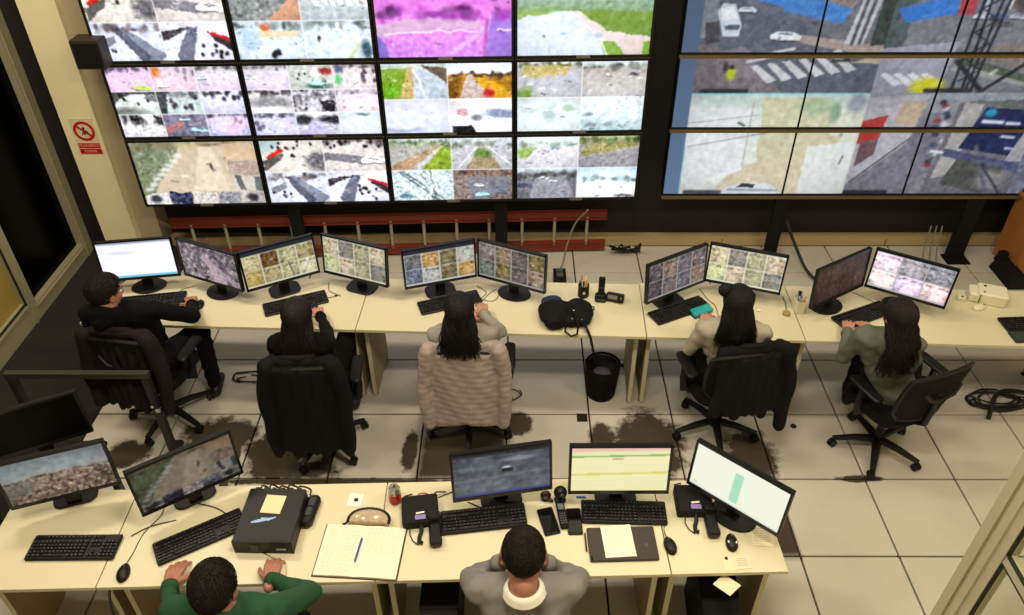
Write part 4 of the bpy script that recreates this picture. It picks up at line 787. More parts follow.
def monitor(x, y, yaw, tilt, pic, label, strength=1.0, base='round', zc=1.011, group=None, back=0):
    global MON_N; MON_N += 1
    a = R(yaw); bx, by = x-.05*math.sin(a), y+.05*math.cos(a)
    t = thing('desk_monitor', label, 'monitor', (bx, by, .7402), a, group or 'desk monitors')
    zz = zc-.7402; rot = (R(-tilt), 0, 0)
    for nm, me in (('housing', mon_shell), ('bezel', mon_bezel)):
        o = link(nm, me, t, (0, -.05, zz)); o.rotation_euler = rot
    if pic is not None: me = screen_mesh(.496, .275, picture(108, 60, pic, 300+MON_N), strength, -.001)
    else: b = MB(); b.box(0, -.001, 0, .496, .002, .275); me = b.mesh('screen', mat('screen_off', (.02, .02, .022), .35, spec=.12))
    o = link('screen', me, t, (0, -.05, zz+.0035)); o.rotation_euler = rot
    o = link('neck', mon_neck, t, (0, -.05, zz)); link('base', bases[base], t, (0, back, 0))
    return t
G1, G2 = 'monitors on the back row desks', 'monitors on the front row desks'
monitor(-2.682, 4.608, 8.7, 7, 'white_desktop', 'leftmost back row monitor showing a bright white page', 1.1, group=G1)
monitor(-2.150, 4.540, -23.9, 2.5, 'aerial_grey', 'second back row monitor, turned right, showing a mauve-grey aerial view', .62, group=G1)
monitor(-1.661, 4.565, 27.9, 7, 'grid_tan', 'third back row monitor, with eight yellowish camera views and dark title bar', .82, 'square', group=G1)
monitor(-1.143, 4.594, -21.5, 7, 'grid_warm', 'fourth back row monitor, with tan camera views, by the desk seam', .8, 'square', group=G1)
monitor(-.537, 4.550, 17.6, 4, 'grid_multi', 'monitor of eight mixed camera views before the woman in grey', .8, 'square', group=G1)
monitor(-.038, 4.523, -24.3, 2.5, 'grid_dusk', 'dim monitor of tree-lined camera views left of the pen cup', .75, group=G1)
monitor(1.100, 4.432, 31.0, 5, 'grid_purple', 'dim purplish monitor above the teal box', .75, 'square', group=G1)
monitor(1.582, 4.492, -19.0, 4, 'grid_warm', 'bright eight-view monitor before the bun-haired woman', .95, 'square', group=G1)
monitor(2.208, 4.378, 31.7, 4, 'grid_dark', 'very dark reddish-brown monitor left of the pink-screened monitor', .75, group=G1)
monitor(2.676, 4.378, -30.5, 4, 'grid_pink', 'rightmost back row monitor with bright pink camera views', 1.0, group=G1)
monitor(-2.345, 2.653, 19.6, 4, 'city', 'front row monitor at far left showing a red-roofed city panorama', .72, 'square', group=G2, back=.05)
monitor(-1.689, 2.669, 33.9, 4, 'street_tan', 'front row monitor showing a dusky street with thumbnails below', .62, 'square', group=G2, back=.05)
monitor(-.075, 2.677, 10.1, 8.8, 'night_grey', 'front row monitor with dark blue-grey camera view', .85, 'square', group=G2)
monitor(.529, 2.694, .4, 10, 'sheet_yellow', 'front row monitor with pale yellow spreadsheet', 1.0, 'square', group=G2)
monitor(1.105, 2.58, -41, 5, 'sheet_mint', 'front row monitor at right, showing white page with mint column', 1.0, 'round', group=G2)
monitor(-2.622, 2.973, 26.4, 0, None, 'switched-off black monitor behind the city picture monitor', 1, 'square', zc=1.03, group='switched-off monitor')
# ---------------------------------------------------------------- keyboards and mice
kb_body = MB(); kb_body.rbox(0, 0, .009, .445, .145, .018, r=.01, n=3, M=rotm(R(2))); kb_body = kb_body.mesh('body', black, True)
kk = MB(); kl = MB(); rngk = random.Random(3)
def key(x, y, w_, d=.0155):
    z = .0185+.035*y; kk.box(x, y, z+.003, w_-.0028, d-.001, .007, top=.85)
    if rngk.random() < .85: kl.box(x-w_*.12, y+.002, z+.0068, min(w_*.35, .006), .005, .0006)
for r_, y in enumerate((-.052, -.033, -.014, .005, .024, .052)):
    x = -.213; n_ = 0
    if r_ == 0: ws = [.024, .019, .024, .115, .024, .019, .019, .026]
    elif r_ == 5: ws = [.019]*4+[.0195]*9+[.018]
    else: ws = [.019+.004*r_ % .012]+[.019]*12+[.030]
    tot = sum(ws); sc = .285/tot
    for w0 in ws: w1 = w0*sc; key(x+w1/2, y, w1); x += w1
    for k in range(3):
        if r_ in (3, 4, 5) or (r_ == 0) or (r_ == 1 and k == 1): key(.090+k*.019, y, .019)
    if r_ < 5:
        for k in range(4): key(.153+k*.019, y, .019)
    else:
        for k in range(2): kl.box(.17+k*.02, y, .0215, .004, .002, .001)
keys_me = kk.mesh('keys', keycap); leg_me = kl.mesh('key_legends', keymark)
def keyboard(x, y, deg, label, group):
    t = thing('keyboard', label, 'keyboard', (x, y, .7435), R(deg), group)
    link('body', kb_body, t); o = link('keys', keys_me, t); o['kind'] = 'stuff'; o = link('key_legends', leg_me, t); o['kind'] = 'stuff'
    return t
KG = 'black keyboards'
keyboard(-2.59, 4.470, 9.8, 'black keyboard beneath the bright white monitor', KG)
keyboard(-1.567, 4.440, 22.5, 'black keyboard before the dark-clothed woman at yellowish monitor', KG)
keyboard(-.475, 4.450, 20, 'black keyboard before the long-haired woman in grey', KG)
keyboard(1.135, 4.360, 27, 'black keyboard left of the teal box', KG)
keyboard(2.395, 4.305, 25, 'black keyboard below the dark reddish monitor', KG)
keyboard(3.53, 4.21, 3, 'black keyboard at the far right end of back desk', KG)
keyboard(-2.235, 2.405, .8, 'black keyboard on the front desk at far left', KG)
keyboard(-1.62, 2.475, 31, 'slanted black keyboard at the left hand of man in green', KG)
keyboard(-.172, 2.585, 7.5, 'black keyboard beneath the blue-grey screened monitor', KG)
keyboard(.563, 2.628, -1.5, 'black keyboard beneath the yellow spreadsheet monitor', KG)
def mouse_mesh():
    b = MB(); vs = []; N = 14
    for (z, s) in ((0, .94), (.006, 1), (.016, .98), (.026, .80), (.033, .45)):
        for i in range(N):
            a = 2*PI*i/N; x = .031*math.cos(a)*s*(1-.12*math.sin(a)); y = .055*math.sin(a)*s; vs.append((x, y, z*(1-.25*max(0, y/.055))))
    fs = [tuple(range(N-1, -1, -1)), tuple(range(4*N, 5*N))]
    for k in range(4):
        for i in range(N): j = (i+1) % N; fs.append((k*N+i, k*N+j, (k+1)*N+j, (k+1)*N+i))
    b.add(vs, fs); return b
def mouse(x, y, deg, label, m=black, cable=None, group='computer mice'):
    t = thing('computer_mouse', label, 'mouse', (x, y, .7403), R(deg), group)
    mouse_mesh().build('shell', m, t, smooth='all')
    b = MB(); b.cyl((-.003, .03, .024), (.003, .03, .024), .009, n=10); b.build('scroll_wheel', mat('wheel_grey', (.3, .3, .3), .5), t)
    if cable:
        c, s = math.cos(-R(deg)), math.sin(-R(deg)); pts = [(0, .053, .008)]+[((px-x)*c-(py-y)*s, (px-x)*s+(py-y)*c, .003) for px, py in cable]
        b = MB(); b.ctube(pts, .0022, 6); b.build('cable', cable_black, t, smooth=True)
    return t
mouse(-1.93, 2.262, 8, 'black mouse on left front desk below the street monitor', cable=[(-1.93, 2.38), (-1.92, 2.5), (-1.87, 2.62), (-1.90, 2.72)])
mouse(.775, 2.425, 10, 'black mouse beside the brown folder', cable=[(.76, 2.52), (.77, 2.6), (.75, 2.72)])
mt = mouse(1.090, 2.445, -5, 'black mouse with white band beneath the tilted white monitor')
b = MB(); b.box(0, -.012, .029, .045, .012, .004); b.build('white_band', white_paper, mt)
mouse(-2.245, 4.425, 0, 'black mouse under the right hand of the man in navy')
mouse(-1.165, 2.275, 20, 'pale mouse under the right hand of man in green', m=cream_plastic, cable=[(-1.19, 2.33), (-1.25, 2.37), (-1.33, 2.40)])
mouse(-.245, 4.375, 0, 'black mouse under the hands of the long-haired woman in grey', cable=[(-.25, 4.46), (-.20, 4.56), (-.15, 4.62)])
mouse(-1.43, 4.39, 0, 'black mouse beneath the hand of the dark-clothed woman')
# ---------------------------------------------------------------- office chairs
chair_fab = mat('chair_black_fabric', (.05, .047, .045), .9, spec=.2, bump=.4, bscale=500)
chair_mesh_m = mat('chair_mesh_black', (.065, .065, .063), .85, spec=.2, bump=.5, bscale=700)
chair_pl = mat('chair_plastic', (.055, .053, .05), .5, spec=.3)
def chair_parts():
    P = {}
    b = MB(); b.cyl((0, 0, .10), (0, 0, .26), .028, n=16); b.cyl((0, 0, .26), (0, 0, .42), .018, n=14); b.cyl((0, 0, .40), (0, 0, .43), .07, .09, 16); P['gas_column'] = b.mesh('gas_column', chair_pl, True)
    b = MB(); b.cyl((0, 0, .075), (0, 0, .125), .045, .038, 16); b.tube([(0, .02, .105), (0, .15, .098), (0, .29, .075)], [.030, .026, .019], 8, .8); P['base_leg'] = b.mesh('base_leg', chair_pl, True)
    b = MB(); b.cyl((-.022, 0, .028), (-.006, 0, .028), .027, n=14); b.cyl((.006, 0, .028), (.022, 0, .028), .027, n=14); b.box(0, 0, .050, .022, .03, .03); P['caster'] = b.mesh('caster', chair_pl, True)
    # seat: padded, rounded, waterfall front edge
    b = MB(); N = 24; prof = [(0, .84), (.015, 1.0), (.05, 1.0), (.072, .93), (.080, .70)]; vs = []; 
    for (z, s) in prof:
        for i in range(N):
            a = 2*PI*i/N; c, s_ = math.cos(a), math.sin(a); e = .55
            x = .245*s*math.copysign(abs(c)**e, c); y = .235*s*math.copysign(abs(s_)**e, s_); vs.append((x, y+.02, .435+z-.02*(y/.235 if y > 0 else 0)**2))
    fs = [tuple(range(N-1, -1, -1)), tuple(range(4*N, 5*N))]+[(k*N+i, k*N+(i+1) % N, (k+1)*N+(i+1) % N, (k+1)*N+i) for k in range(4) for i in range(N)]
    b.add(vs, fs); P['seat'] = b.mesh('seat', chair_fab, True)
    # backrest: curved sheet, wider at the shoulders
    def back(t0, thick, name, m, wtop=.245, wmid=.20, zlo=.54, zhi=.945, y0=-.235, frame=False):
        b = MB(); NU, NV = 12, 10; vs = []
        def pt(u, v, o):
            z = zlo+(zhi-zlo)*v; wv = wmid+(wtop-wmid)*math.sin(PI*min(1, v*.62+.1))**.8; wv *= (1-.22*max(0, v-.85)/.15*0-.18*max(0, .2-v)/.2)
            x = wv*u; y = y0-.05*v**1.5+.055*u*u-.012*math.sin(v*PI)*0+o; z += (.02*(1-u*u) if v > .9 else 0)+( -.03*u*u*v)
            return (x, y, z)
        for o in (0, -thick):
            for j in range(NV+1):
                for i in range(NU+1): vs.append(pt(-1+2*i/NU, j/NV, o))
        W_ = NU+1; L = W_*(NV+1); fs = []
        for j in range(NV):
            for i in range(NU): a = j*W_+i; fs.append((a, a+1, a+W_+1, a+W_)); fs.append((L+a, L+a+W_, L+a+W_+1, L+a+1))
        for i in range(NU): fs.append((i, L+i, L+i+1, i+1)); a = NV*W_+i; fs.append((a, a+1, L+a+1, L+a))
        for j in range(NV): a = j*W_; fs.append((a, a+W_, L+a+W_, L+a)); a += NU; fs.append((a, L+a, L+a+W_, a+W_))
        b.add(vs, fs)
        rim = [pt(-1+2*i/NU, 0, -thick/2) for i in range(NU+1)]+[pt(1, j/NV, -thick/2) for j in range(1, NV+1)]+[pt(1-2*i/NU, 1, -thick/2) for i in range(1, NU+1)]+[pt(-1, 1-j/NV, -thick/2) for j in range(1, NV+1)]
        return b, rim
    b, rim = back(0, .02, 'backrest', chair_mesh_m); P['backrest'] = b.mesh('backrest', chair_mesh_m, True)
    b = MB(); b.tube(rim, .014, 8); b.tube([(0, -.02, .42), (0, -.16, .43), (0, -.265, .50), (0, -.275, .62), (0, -.275, .78)], [.03, .028, .026, .022, .016], 8, .7)
    b.tube([(-.14, -.285, .82), (-.09, -.30, .76), (0, -.295, .73), (.09, -.30, .76), (.14, -.285, .82)], .013, 8); P['back_frame'] = b.mesh('back_frame', chair_pl, True)
    b = MB(); b.tube([(.20, .0, .43), (.27, .0, .44), (.285, .0, .55), (.285, .0, .655)], [.018, .02, .018, .016], 8, 1.5); b.rbox(.285, .02, .672, .075, .26, .028, r=.03, n=4); P['armrest'] = b.mesh('armrest', chair_pl, True)
    return P
CP = chair_parts()
def chair(x, y, deg, label, spin=0, arms=True):
    t = thing('office_chair', label, 'chair', (x, y, 0), R(deg), 'office chairs')
    for k in range(5):
        a = R(72*k+spin); o = link('base_leg', CP['base_leg'], t, None, a)
        c = link('caster', CP['caster'], o, (0, .285, 0), R(35+60*k))
    for nm in ('gas_column', 'seat', 'backrest', 'back_frame'): link(nm, CP[nm], t)
    if arms:
        link('armrest', CP['armrest'], t); o = link('armrest', CP['armrest'], t); o.rotation_euler = (0, 0, PI)
        # mirrored side: rotate by half a turn and shift the pad forward
        o.location = (0, .02, 0)
    return t

# ---------------------------------------------------------------- people
skin1 = mat('skin_light', (.70, .50, .41), .5, var=.05, vscale=20, bump=.05, bscale=120)
skin2 = mat('skin_warm', (.62, .42, .335), .5, var=.05, vscale=20, bump=.05, bscale=120)
eye_w = mat('eye_white', (.9, .88, .85), .3); lip_m = mat('lip', (.62, .32, .28), .5)
def V(*a): return Vector(a)
def ik(a, c, l1, l2, pole):
    a = Vector(a); c = Vector(c); d = c-a; L = min(d.length, (l1+l2)*.995); u = d.normalized(); c2 = a+u*L
    k = (l1*l1-l2*l2+L*L)/(2*L); h = math.sqrt(max(0, l1*l1-k*k)); p = Vector(pole); p = (p-u*p.dot(u)).normalized()
    return a+u*k+p*h, c2
def hand_mb(side, M, curl=.5, spread=1.0):
    # right hand (side=1): palm down, fingers +Y, thumb on -X; M places wrist at origin
    b = MB(); b.m = M; s = -side
    xs = [s*.030, s*.010, s*-.010, s*-.029]; ln = [(.040, .026, .020), (.044, .029, .021), (.040, .027, .021), (.031, .021, .018)]; kn = [.086, .090, .086, .077]
    for i in range(4):
        b.cap((xs[i]*.55, .005, 0), (xs[i], kn[i]-.006, .004), .0145, .0125, 10)
    b.cap((s*.012, .02, -.004), (-s*.014, .06, -.004), .016, .015, 10); b.cap((0, -.04, 0), (0, .02, 0), .024, .021, 12)
    for i in range(4):
        p = V(xs[i], kn[i], .004); a = -.15-curl*.35; ang = (xs[i]/.03)*.13*spread
        for k, L in enumerate(ln[i]):
            q = p+V(math.sin(ang)*math.cos(a)*L, math.cos(ang)*math.cos(a)*L, math.sin(a)*L); b.cap(p, q, .0095-.0012*k, .0088-.0012*k, 10); p = q; a -= curl*(.75 if k == 0 else .5)
    p = V(s*.022, .018, -.004)
    for (dx, dy, dz, r0, r1) in ((.026, .026, -.008, .0135, .0115), (.014, .028, -.008, .0112, .0102), (.006, .024, -.008, .0100, .0085)):
        q = p+V(s*dx, dy, dz); b.cap(p, q, r0, r1, 10); p = q
    return b
def frame_to(origin, fwd, up):
    y = Vector(fwd).normalized(); z = Vector(up); z = (z-y*z.dot(y)).normalized(); x = y.cross(z)
    return Matrix(((x.x, y.x, z.x, origin[0]), (x.y, y.y, z.y, origin[1]), (x.z, y.z, z.z, origin[2]), (0, 0, 0, 1)))
def head_mb(M, fem=False):
    b = MB(); b.m = M
    b.ell((0, -.012, .035), (.076, .096, .088), 24, 16); b.ell((0, .022, -.03), (.060, .066, .075), 20, 12); b.ell((0, .045, -.085), (.034, .034, .024), 14, 8); b.ell((0, .066, .030), (.052, .022, .016), 14, 8)
    for s in (-1, 1):
        b.ell((s*.037, .056, -.022), (.022, .022, .018), 12, 8); b.ell((s*.077, -.008, -.012), (.008, .019, .031), 10, 8, rotm(0, R(s*12), R(s*-18))); b.cap((s*.055, .0, -.06), (s*.03, .04, -.085), .018, .016, 10)
    b.cap((0, .084, .018), (0, .104, -.022), .007, .012, 10); b.ell((0, .094, -.028), (.017, .012, .009), 12, 8); b.ell((0, .082, -.056), (.024, .010, .011), 12, 8)
    b.cap((0, -.015, -.04), (0, -.035, -.15), .047 if fem else .057, .050 if fem else .062, 16)
    return b
def hair_cap(M, mtl, parent, long=False, thick=.09, seed=0, back_low=-.055, front=.062, curly=0.0):
    b = MB(); b.m = M; c = V(0, -.012, .030); rx, ry, rz = .079, .100, .093; NU, NV = 56, 40; vs = []; fs = []
    for j in range(NV+1):
        be = -PI/2+PI*j/NV
        for i in range(NU):
            al = 2*PI*i/NU; d = V(math.cos(be)*math.cos(al), math.cos(be)*math.sin(al), math.sin(be)); p = V(c.x+rx*d.x, c.y+ry*d.y, c.z+rz*d.z)
            fr = d.y  # face side is +Y
            line = back_low if fr < -.1 else back_low+(front-back_low)*min(1, max(0, (fr+.1)/.75))**.7
            if abs(d.x) > .75 and -.35 < fr < .3 and not long: line = max(line, -.005)
            m = max(-1, min(1, (p.z-line)/.018)); n = mnoise.noise(p*38+V(seed, 0, 0))*.5+mnoise.noise(p*90+V(seed, 3, 0))*.35
            k = 1+thick*max(m, 0)*(1+.0*n)+(.012+curly)*n*max(m, 0)-(.10 if m < 0 else 0)*min(1, -m if m < 0 else 0)
            vs.append((c.x+rx*d.x*k, c.y+ry*d.y*k, c.z+rz*d.z*k))
    for j in range(NV):
        for i in range(NU): i2 = (i+1) % NU; fs.append((j*NU+i, j*NU+i2, (j+1)*NU+i2, (j+1)*NU+i))
    b.add(vs, fs)
    if not long:
        rg = random.Random(seed)
        for _ in range(1500):
            al, be = rg.uniform(0, 2*PI), math.asin(rg.uniform(-.45, 1)); d = V(math.cos(be)*math.cos(al), math.cos(be)*math.sin(al), math.sin(be)); p = V(c.x+rx*d.x, c.y+ry*d.y, c.z+rz*d.z)
            fr = d.y; line = back_low if fr < -.1 else back_low+(front-back_low)*min(1, max(0, (fr+.1)/.75))**.7
            if abs(d.x) > .75 and -.35 < fr < .3: line = max(line, -.005)
            if p.z < line+.006: continue
            k = 1+thick*.85; a0 = V(c.x+rx*d.x*k, c.y+ry*d.y*k, c.z+rz*d.z*k); tn = V(rg.uniform(-.5, .5), -.2+d.y*.6, -.6+.2*rg.random()); tn = (tn-d*tn.dot(d)).normalized()
            L = rg.uniform(.010, .022); b.tube([a0-d*.002, a0+tn*L*.5+d*.003, a0+tn*L+d*.0015], [.0016, .0016, .0004], 3)
    return b.build('hair', mtl, parent, smooth='all')
def long_strands(M, mtl, parent, length, seed, n=620, wav=.008, spreadx=.09, back=-.150, name='hair_lengths', fwd=.35):
    rg = random.Random(seed); b = MB(); c = V(0, -.012, .030); Mi = M.to_3x3().inverted()
    down = (Mi @ V(0, 0, -1)).normalized()
    for k in range(n):
        al = rg.uniform(PI*.98, PI*2.02) if k % 3 else rg.choice([-1, 1])*rg.uniform(0, fwd)+rg.choice([0, PI]); be = rg.uniform(-.15, 1.35)
        if math.sin(al) > .25 and be < .6: be = rg.uniform(.6, 1.3)
        d = V(math.cos(be)*math.cos(al), math.cos(be)*math.sin(al), math.sin(be)); pts = []; rad = []
        p0 = V(c.x+.084*d.x, c.y+.106*d.y, c.z+.099*d.z); pts.append(p0)
        # over the head surface down to the nape line
        e2 = be
        while e2 > -.30:
            e2 -= .35; d2 = V(math.cos(e2)*math.cos(al), math.cos(e2)*math.sin(al), math.sin(e2)); pts.append(V(c.x+.087*d2.x, c.y+.110*d2.y, c.z+.102*d2.z))
        p = pts[-1].copy(); L = length*rg.uniform(.72, 1.05); st = .045; steps = int(L/st); ph = rg.uniform(0, 6.28); dirx = p.x*rg.uniform(-.5, .6)
        for s in range(steps):
            t = (s+1)/steps; q = p+down*st*(s+1); q += V(dirx*t+math.sin(ph+s*1.1)*wav*(.4+t), (back-p.y)*min(1, t*2.2)*.7+math.cos(ph*1.7+s*1.0)*wav*(.4+t), 0)
            pts.append(q)
        nn = len(pts); rad = [.0052*(1-.7*(i/(nn-1))**2)*rg.uniform(.8, 1.1) for i in range(nn)]
        b.tube([tuple(M @ q) for q in pts], rad, 5)
    return b.build(name, mtl, parent, smooth='all')
def person(label, head, hyaw, hpitch, sh, hands, hip, knees=None, skin=skin1, top=None, top_name='sweater', trousers=None, hair=None, hair_kind='short', scale=1.0, fem=False, hroll=0,
           collar=None, hand_dir=None, hand_up=None, curl=(.5, .5), elbow_pole=None, hair_len=.3, seed=1, bulk=1.0, thick=.09, hood=False, elbows=None, neckf=.95, hair_wav=.008):
    """all points in world space; sh = (left, right) shoulder joints, hands = (left, right) wrist joints, hip = pelvis centre"""
    t = thing('person', label, 'person', (hip[0], hip[1], 0), 0, 'operators at the desks')
    O = Matrix.Translation(-V(hip[0], hip[1], 0)); W = lambda p: O @ Vector(p)
    head = W(head); sh = [W(p) for p in sh]; hands = [W(p) for p in hands]; hip = W(hip); S = scale
    shc = (sh[0]+sh[1])/2; rt = (sh[1]-sh[0]).normalized(); fw = V(-rt.y, rt.x, 0).normalized()
    chest = shc.lerp(hip, .38)+fw*.03; belly = shc.lerp(hip, .72)+fw*.03; hw = .092*bulk
    Mh = Matrix.Translation(head) @ rotm(0, 0, R(hyaw)) @ rotm(R(-hpitch), R(hroll), 0) @ Matrix.Scale(S, 4)
    nape = Mh @ V(0, -.05, -.10)
    neck = shc+V(0, 0, .045)+fw*.0
    hipL = hip-rt*.095; hipR = hip+rt*.095
    if knees is None: knees = [hip-rt*.14+fw*.43+V(0, 0, .04), hip+rt*.14+fw*.43+V(0, 0, .04)]
    else: knees = [W(k) for k in knees]
    ank = [knees[0]+fw*.02+V(0, 0, -.43+ (0)), knees[1]-fw*.05+V(0, 0, -.43)]
    for a in ank: a.z = .085
    UL, FL = .285*S, .255*S; el = []
    pol = elbow_pole or [(-.35, -.3, -1), (.35, -.3, -1)]
    for k in (0, 1):
        if elbows: el.append(W(elbows[k])); continue
        e, wv = ik(sh[k], hands[k], UL, FL, V(*pol[k])); el.append(e); hands[k] = wv
    # body: torso and limbs, then finer head and hands, one mesh
    b = MB()
    b.cap(hip+V(0, 0, .02), belly, .13*bulk, .115*bulk, 16); b.cap(belly, chest, .115*bulk, .12*bulk, 16); b.cap(chest-rt*.06, chest+rt*.06, .10*bulk, .10*bulk, 16); b.cap(sh[0]*.8+sh[1]*.2, sh[0]*.2+sh[1]*.8, .062, .062, 12); b.cap(shc-V(0, 0, .03), nape, .06*S, .05*S, 14)
    b.cap(hipL, hipR, .11*bulk, .11*bulk, 14)
    for k in (0, 1):
        b.cap(sh[k], el[k], .046*S, .036*S, 12); b.cap(el[k], hands[k], .036*S, .023*S, 12); b.cap((hipL, hipR)[k], knees[k], .078, .055, 14); b.cap(knees[k], ank[k], .052, .034, 12); b.cap(ank[k]+V(0, 0, -.03), ank[k]+fw*.13+V(0, 0, -.045), .036, .028, 10)
    parts = [remeshed(b, .013, 3), remeshed(head_mb(Mh, fem), .0052, 2, .5)]
    for k in (0, 1):
        hd = V(*(hand_dir[k])) if hand_dir else (hands[k]-el[k]).normalized(); hu = V(*(hand_up[k])) if hand_up else V(0, 0, 1)
        if not hand_dir: hd = V(hd.x, hd.y, min(hd.z, 0)*.4)
        parts.append(remeshed(hand_mb(1 if k == 1 else -1, frame_to(hands[k], hd, hu) @ Matrix.Scale(S*1.0, 4), curl[k]), .0038, 1, .5))
    link('body', join_meshes('body', parts, [skin]), t)
    for s in (-1, 1):
        e = MB(); e.m = Mh; e.ell((s*.031, .071, .004), (.0125, .0125, .011), 14, 10); eo = e.build('eye', eye_w, t, smooth='all')
        e = MB(); e.m = Mh; e.ell((s*.031, .0815, .004), (.005, .0035, .005), 10, 6); e.build('iris', mat('iris_brown', (.12, .07, .04), .3), eo, smooth='all')
        e = MB(); e.m = Mh; e.tube([(s*.016, .087, .024), (s*.032, .084, .029), (s*.048, .072, .024)], [.003, .004, .002], 6); e.build('eyebrow', hair, t, smooth='all')
    e = MB(); e.m = Mh; e.ell((0, .092, -.052), (.021, .006, .0045), 12, 6); e.ell((0, .091, -.060), (.018, .006, .005), 12, 6); e.build('lips', lip_m, t, smooth='all')
    # hair
    if hair_kind == 'short': hair_cap(Mh, hair, t, thick=thick, seed=seed, back_low=-.062)
    else:
        hair_cap(Mh, hair, t, True, thick=.12, seed=seed, back_low=-.10)
        long_strands(Mh, hair, t, hair_len, seed, wav=hair_wav)
    # top
    b = MB(); g = .014; af = .86 if fem else .93
    b.cap(hip+V(0, 0, .03), belly, .135*bulk+g, .125*bulk+g, 18); b.cap(belly, chest, .125*bulk+g, .125*bulk+g, 18); b.cap(chest-rt*.075, chest+rt*.075, .098*bulk+g, .098*bulk+g, 16)
    b.cap(sh[0]*.84+sh[1]*.16+V(0, 0, -.01), sh[0]*.16+sh[1]*.84+V(0, 0, -.01), .066+g, .066+g, 14); b.cap(shc-V(0, 0, .02), shc.lerp(nape, neckf), .088*S+g*.4, .064*S+g*.4, 16)
    for k in (0, 1): b.cap(chest+rt*(.07 if k else -.07), sh[k].lerp(shc, .3)+V(0, 0, -.01), .095*bulk+g, .064+g, 16)
    b.cap(chest-V(0, 0, .10), chest, .122*bulk+g, .118*bulk+g, 18)
    for k in (0, 1):
        cf_ = el[k].lerp(hands[k], .93); b.cap(sh[k], el[k], .053*S*bulk*af+g*.6, .043*S*af+g*.6, 14); b.cap(el[k], cf_, .042*S*af+g*.6, .030*S*af+g*.3, 14)
    if neckf > .9: b.cap(Mh @ V(0, -.035, -.155), Mh @ V(0, -.03, -.115), .062*S+g, (.052 if fem else .060)*S+g*.5, 16)
    sd = seed*7.1
    def wr(co, no):
        x, y, z = co[:, 0], co[:, 1], co[:, 2]
        d = .0035*np.sin(38*x+22*y+31*z+sd)*np.sin(27*z-19*x+sd)+.0028*np.sin(71*z+33*y+sd*2)*np.sin(45*x-20*y)
        return co+no*d[:, None]
    me = remeshed(b, .011, 5, .6, wr); me.materials.append(top); link(top_name, me, t)
    for k in (0, 1):
        c = MB(); d = (hands[k]-el[k]).normalized(); a = el[k].lerp(hands[k], .86); c.tube([a, a+d*.02, a+d*.045], [.039*S, .038*S, .034*S], 16); c.build('cuff', top, t, smooth='all')
    if collar is not None:
        c = MB(); q = shc.lerp(nape, .80); up = (nape-shc).normalized(); M2 = frame_to(q, fw, up)
        c.m = M2; N = 28; vs = []; fs = []
        for (r_, z) in ((.090, -.022), (.080, .0), (.069, .018), (.062, .017), (.062, .0)):
            for i in range(N): a = 2*PI*i/N; vs.append((r_*S*math.cos(a)*1.02, r_*S*math.sin(a)*1.0, (z-.018*max(0, math.sin(a)))*S))
        for j in range(4):
            for i in range(N): i2 = (i+1) % N; fs.append((j*N+i, j*N+i2, (j+1)*N+i2, (j+1)*N+i))
        c.add(vs, fs); c.build('collar', collar, t, smooth='all')
    # trousers and shoes
    b = MB(); b.cap(hip-rt*.09, hip+rt*.09, .125*bulk, .125*bulk, 16)
    for k in (0, 1):
        b.cap((hipL, hipR)[k], knees[k], .093*bulk, .068, 16); b.cap(knees[k], ank[k]+V(0, 0, .03), .066, .052, 14)
    me = remeshed(b, .014, 4, .6, wr); me.materials.append(trousers); link('trousers', me, t)
    for k in (0, 1):
        b = MB(); a = ank[k]; b.cap(a+V(0, 0, -.02), a-fw*.03+V(0, 0, -.035), .042, .04, 12); b.cap(a-fw*.03+V(0, 0, -.045), a+fw*.15+V(0, 0, -.052), .040, .033, 12)
        def flat(co, no): co[:, 2] = np.maximum(co[:, 2], .004); return co
        me = remeshed(b, .009, 2, .5, flat); me.materials.append(mat('shoe_black', (.07, .065, .06), .5)); link('shoe', me, t)
    return t
navy = mat('navy_knit', (.032, .038, .052), .9, spec=.15, bump=.4, bscale=300)
dark_knit = mat('black_knit', (.032, .03, .036), .9, spec=.15, bump=.4, bscale=300)
grey_knit = mat('grey_melange_knit', (.58, .56, .52), .9, bump=.6, bscale=350, var=.12, vscale=120)
lgrey_knit = mat('pale_grey_knit', (.66, .63, .56), .9, bump=.5, bscale=300, var=.08, vscale=80)
sage_knit = mat('grey_green_knit', (.36, .38, .33), .9, bump=.4, bscale=300, var=.08, vscale=60)
green_knit = mat('bottle_green_knit', (.08, .27, .14), .88, bump=.5, bscale=300, var=.1, vscale=60)
mgrey_knit = mat('mid_grey_knit', (.50, .49, .47), .9, bump=.6, bscale=350, var=.14, vscale=140)
jean = mat('dark_denim', (.05, .055, .075), .9, spec=.15, bump=.3, bscale=300, var=.1, vscale=40)
trs = mat('black_trousers', (.04, .038, .036), .9, spec=.15, bump=.2, bscale=200)
hair_brown = mat('hair_dark_brown', (.10, .068, .05), .65, spec=.2, bump=.9, bscale=160, var=.35, vscale=90)
hair_black = mat('hair_black_brown', (.04, .03, .028), .55, spec=.25, bump=.8, bscale=120, var=.4, vscale=60)
hair_red = mat('hair_reddish_brown', (.08, .038, .032), .55, spec=.25, bump=.8, bscale=120, var=.4, vscale=60)
white_cloth = mat('white_shirt_cloth', (.88, .86, .80), .8)

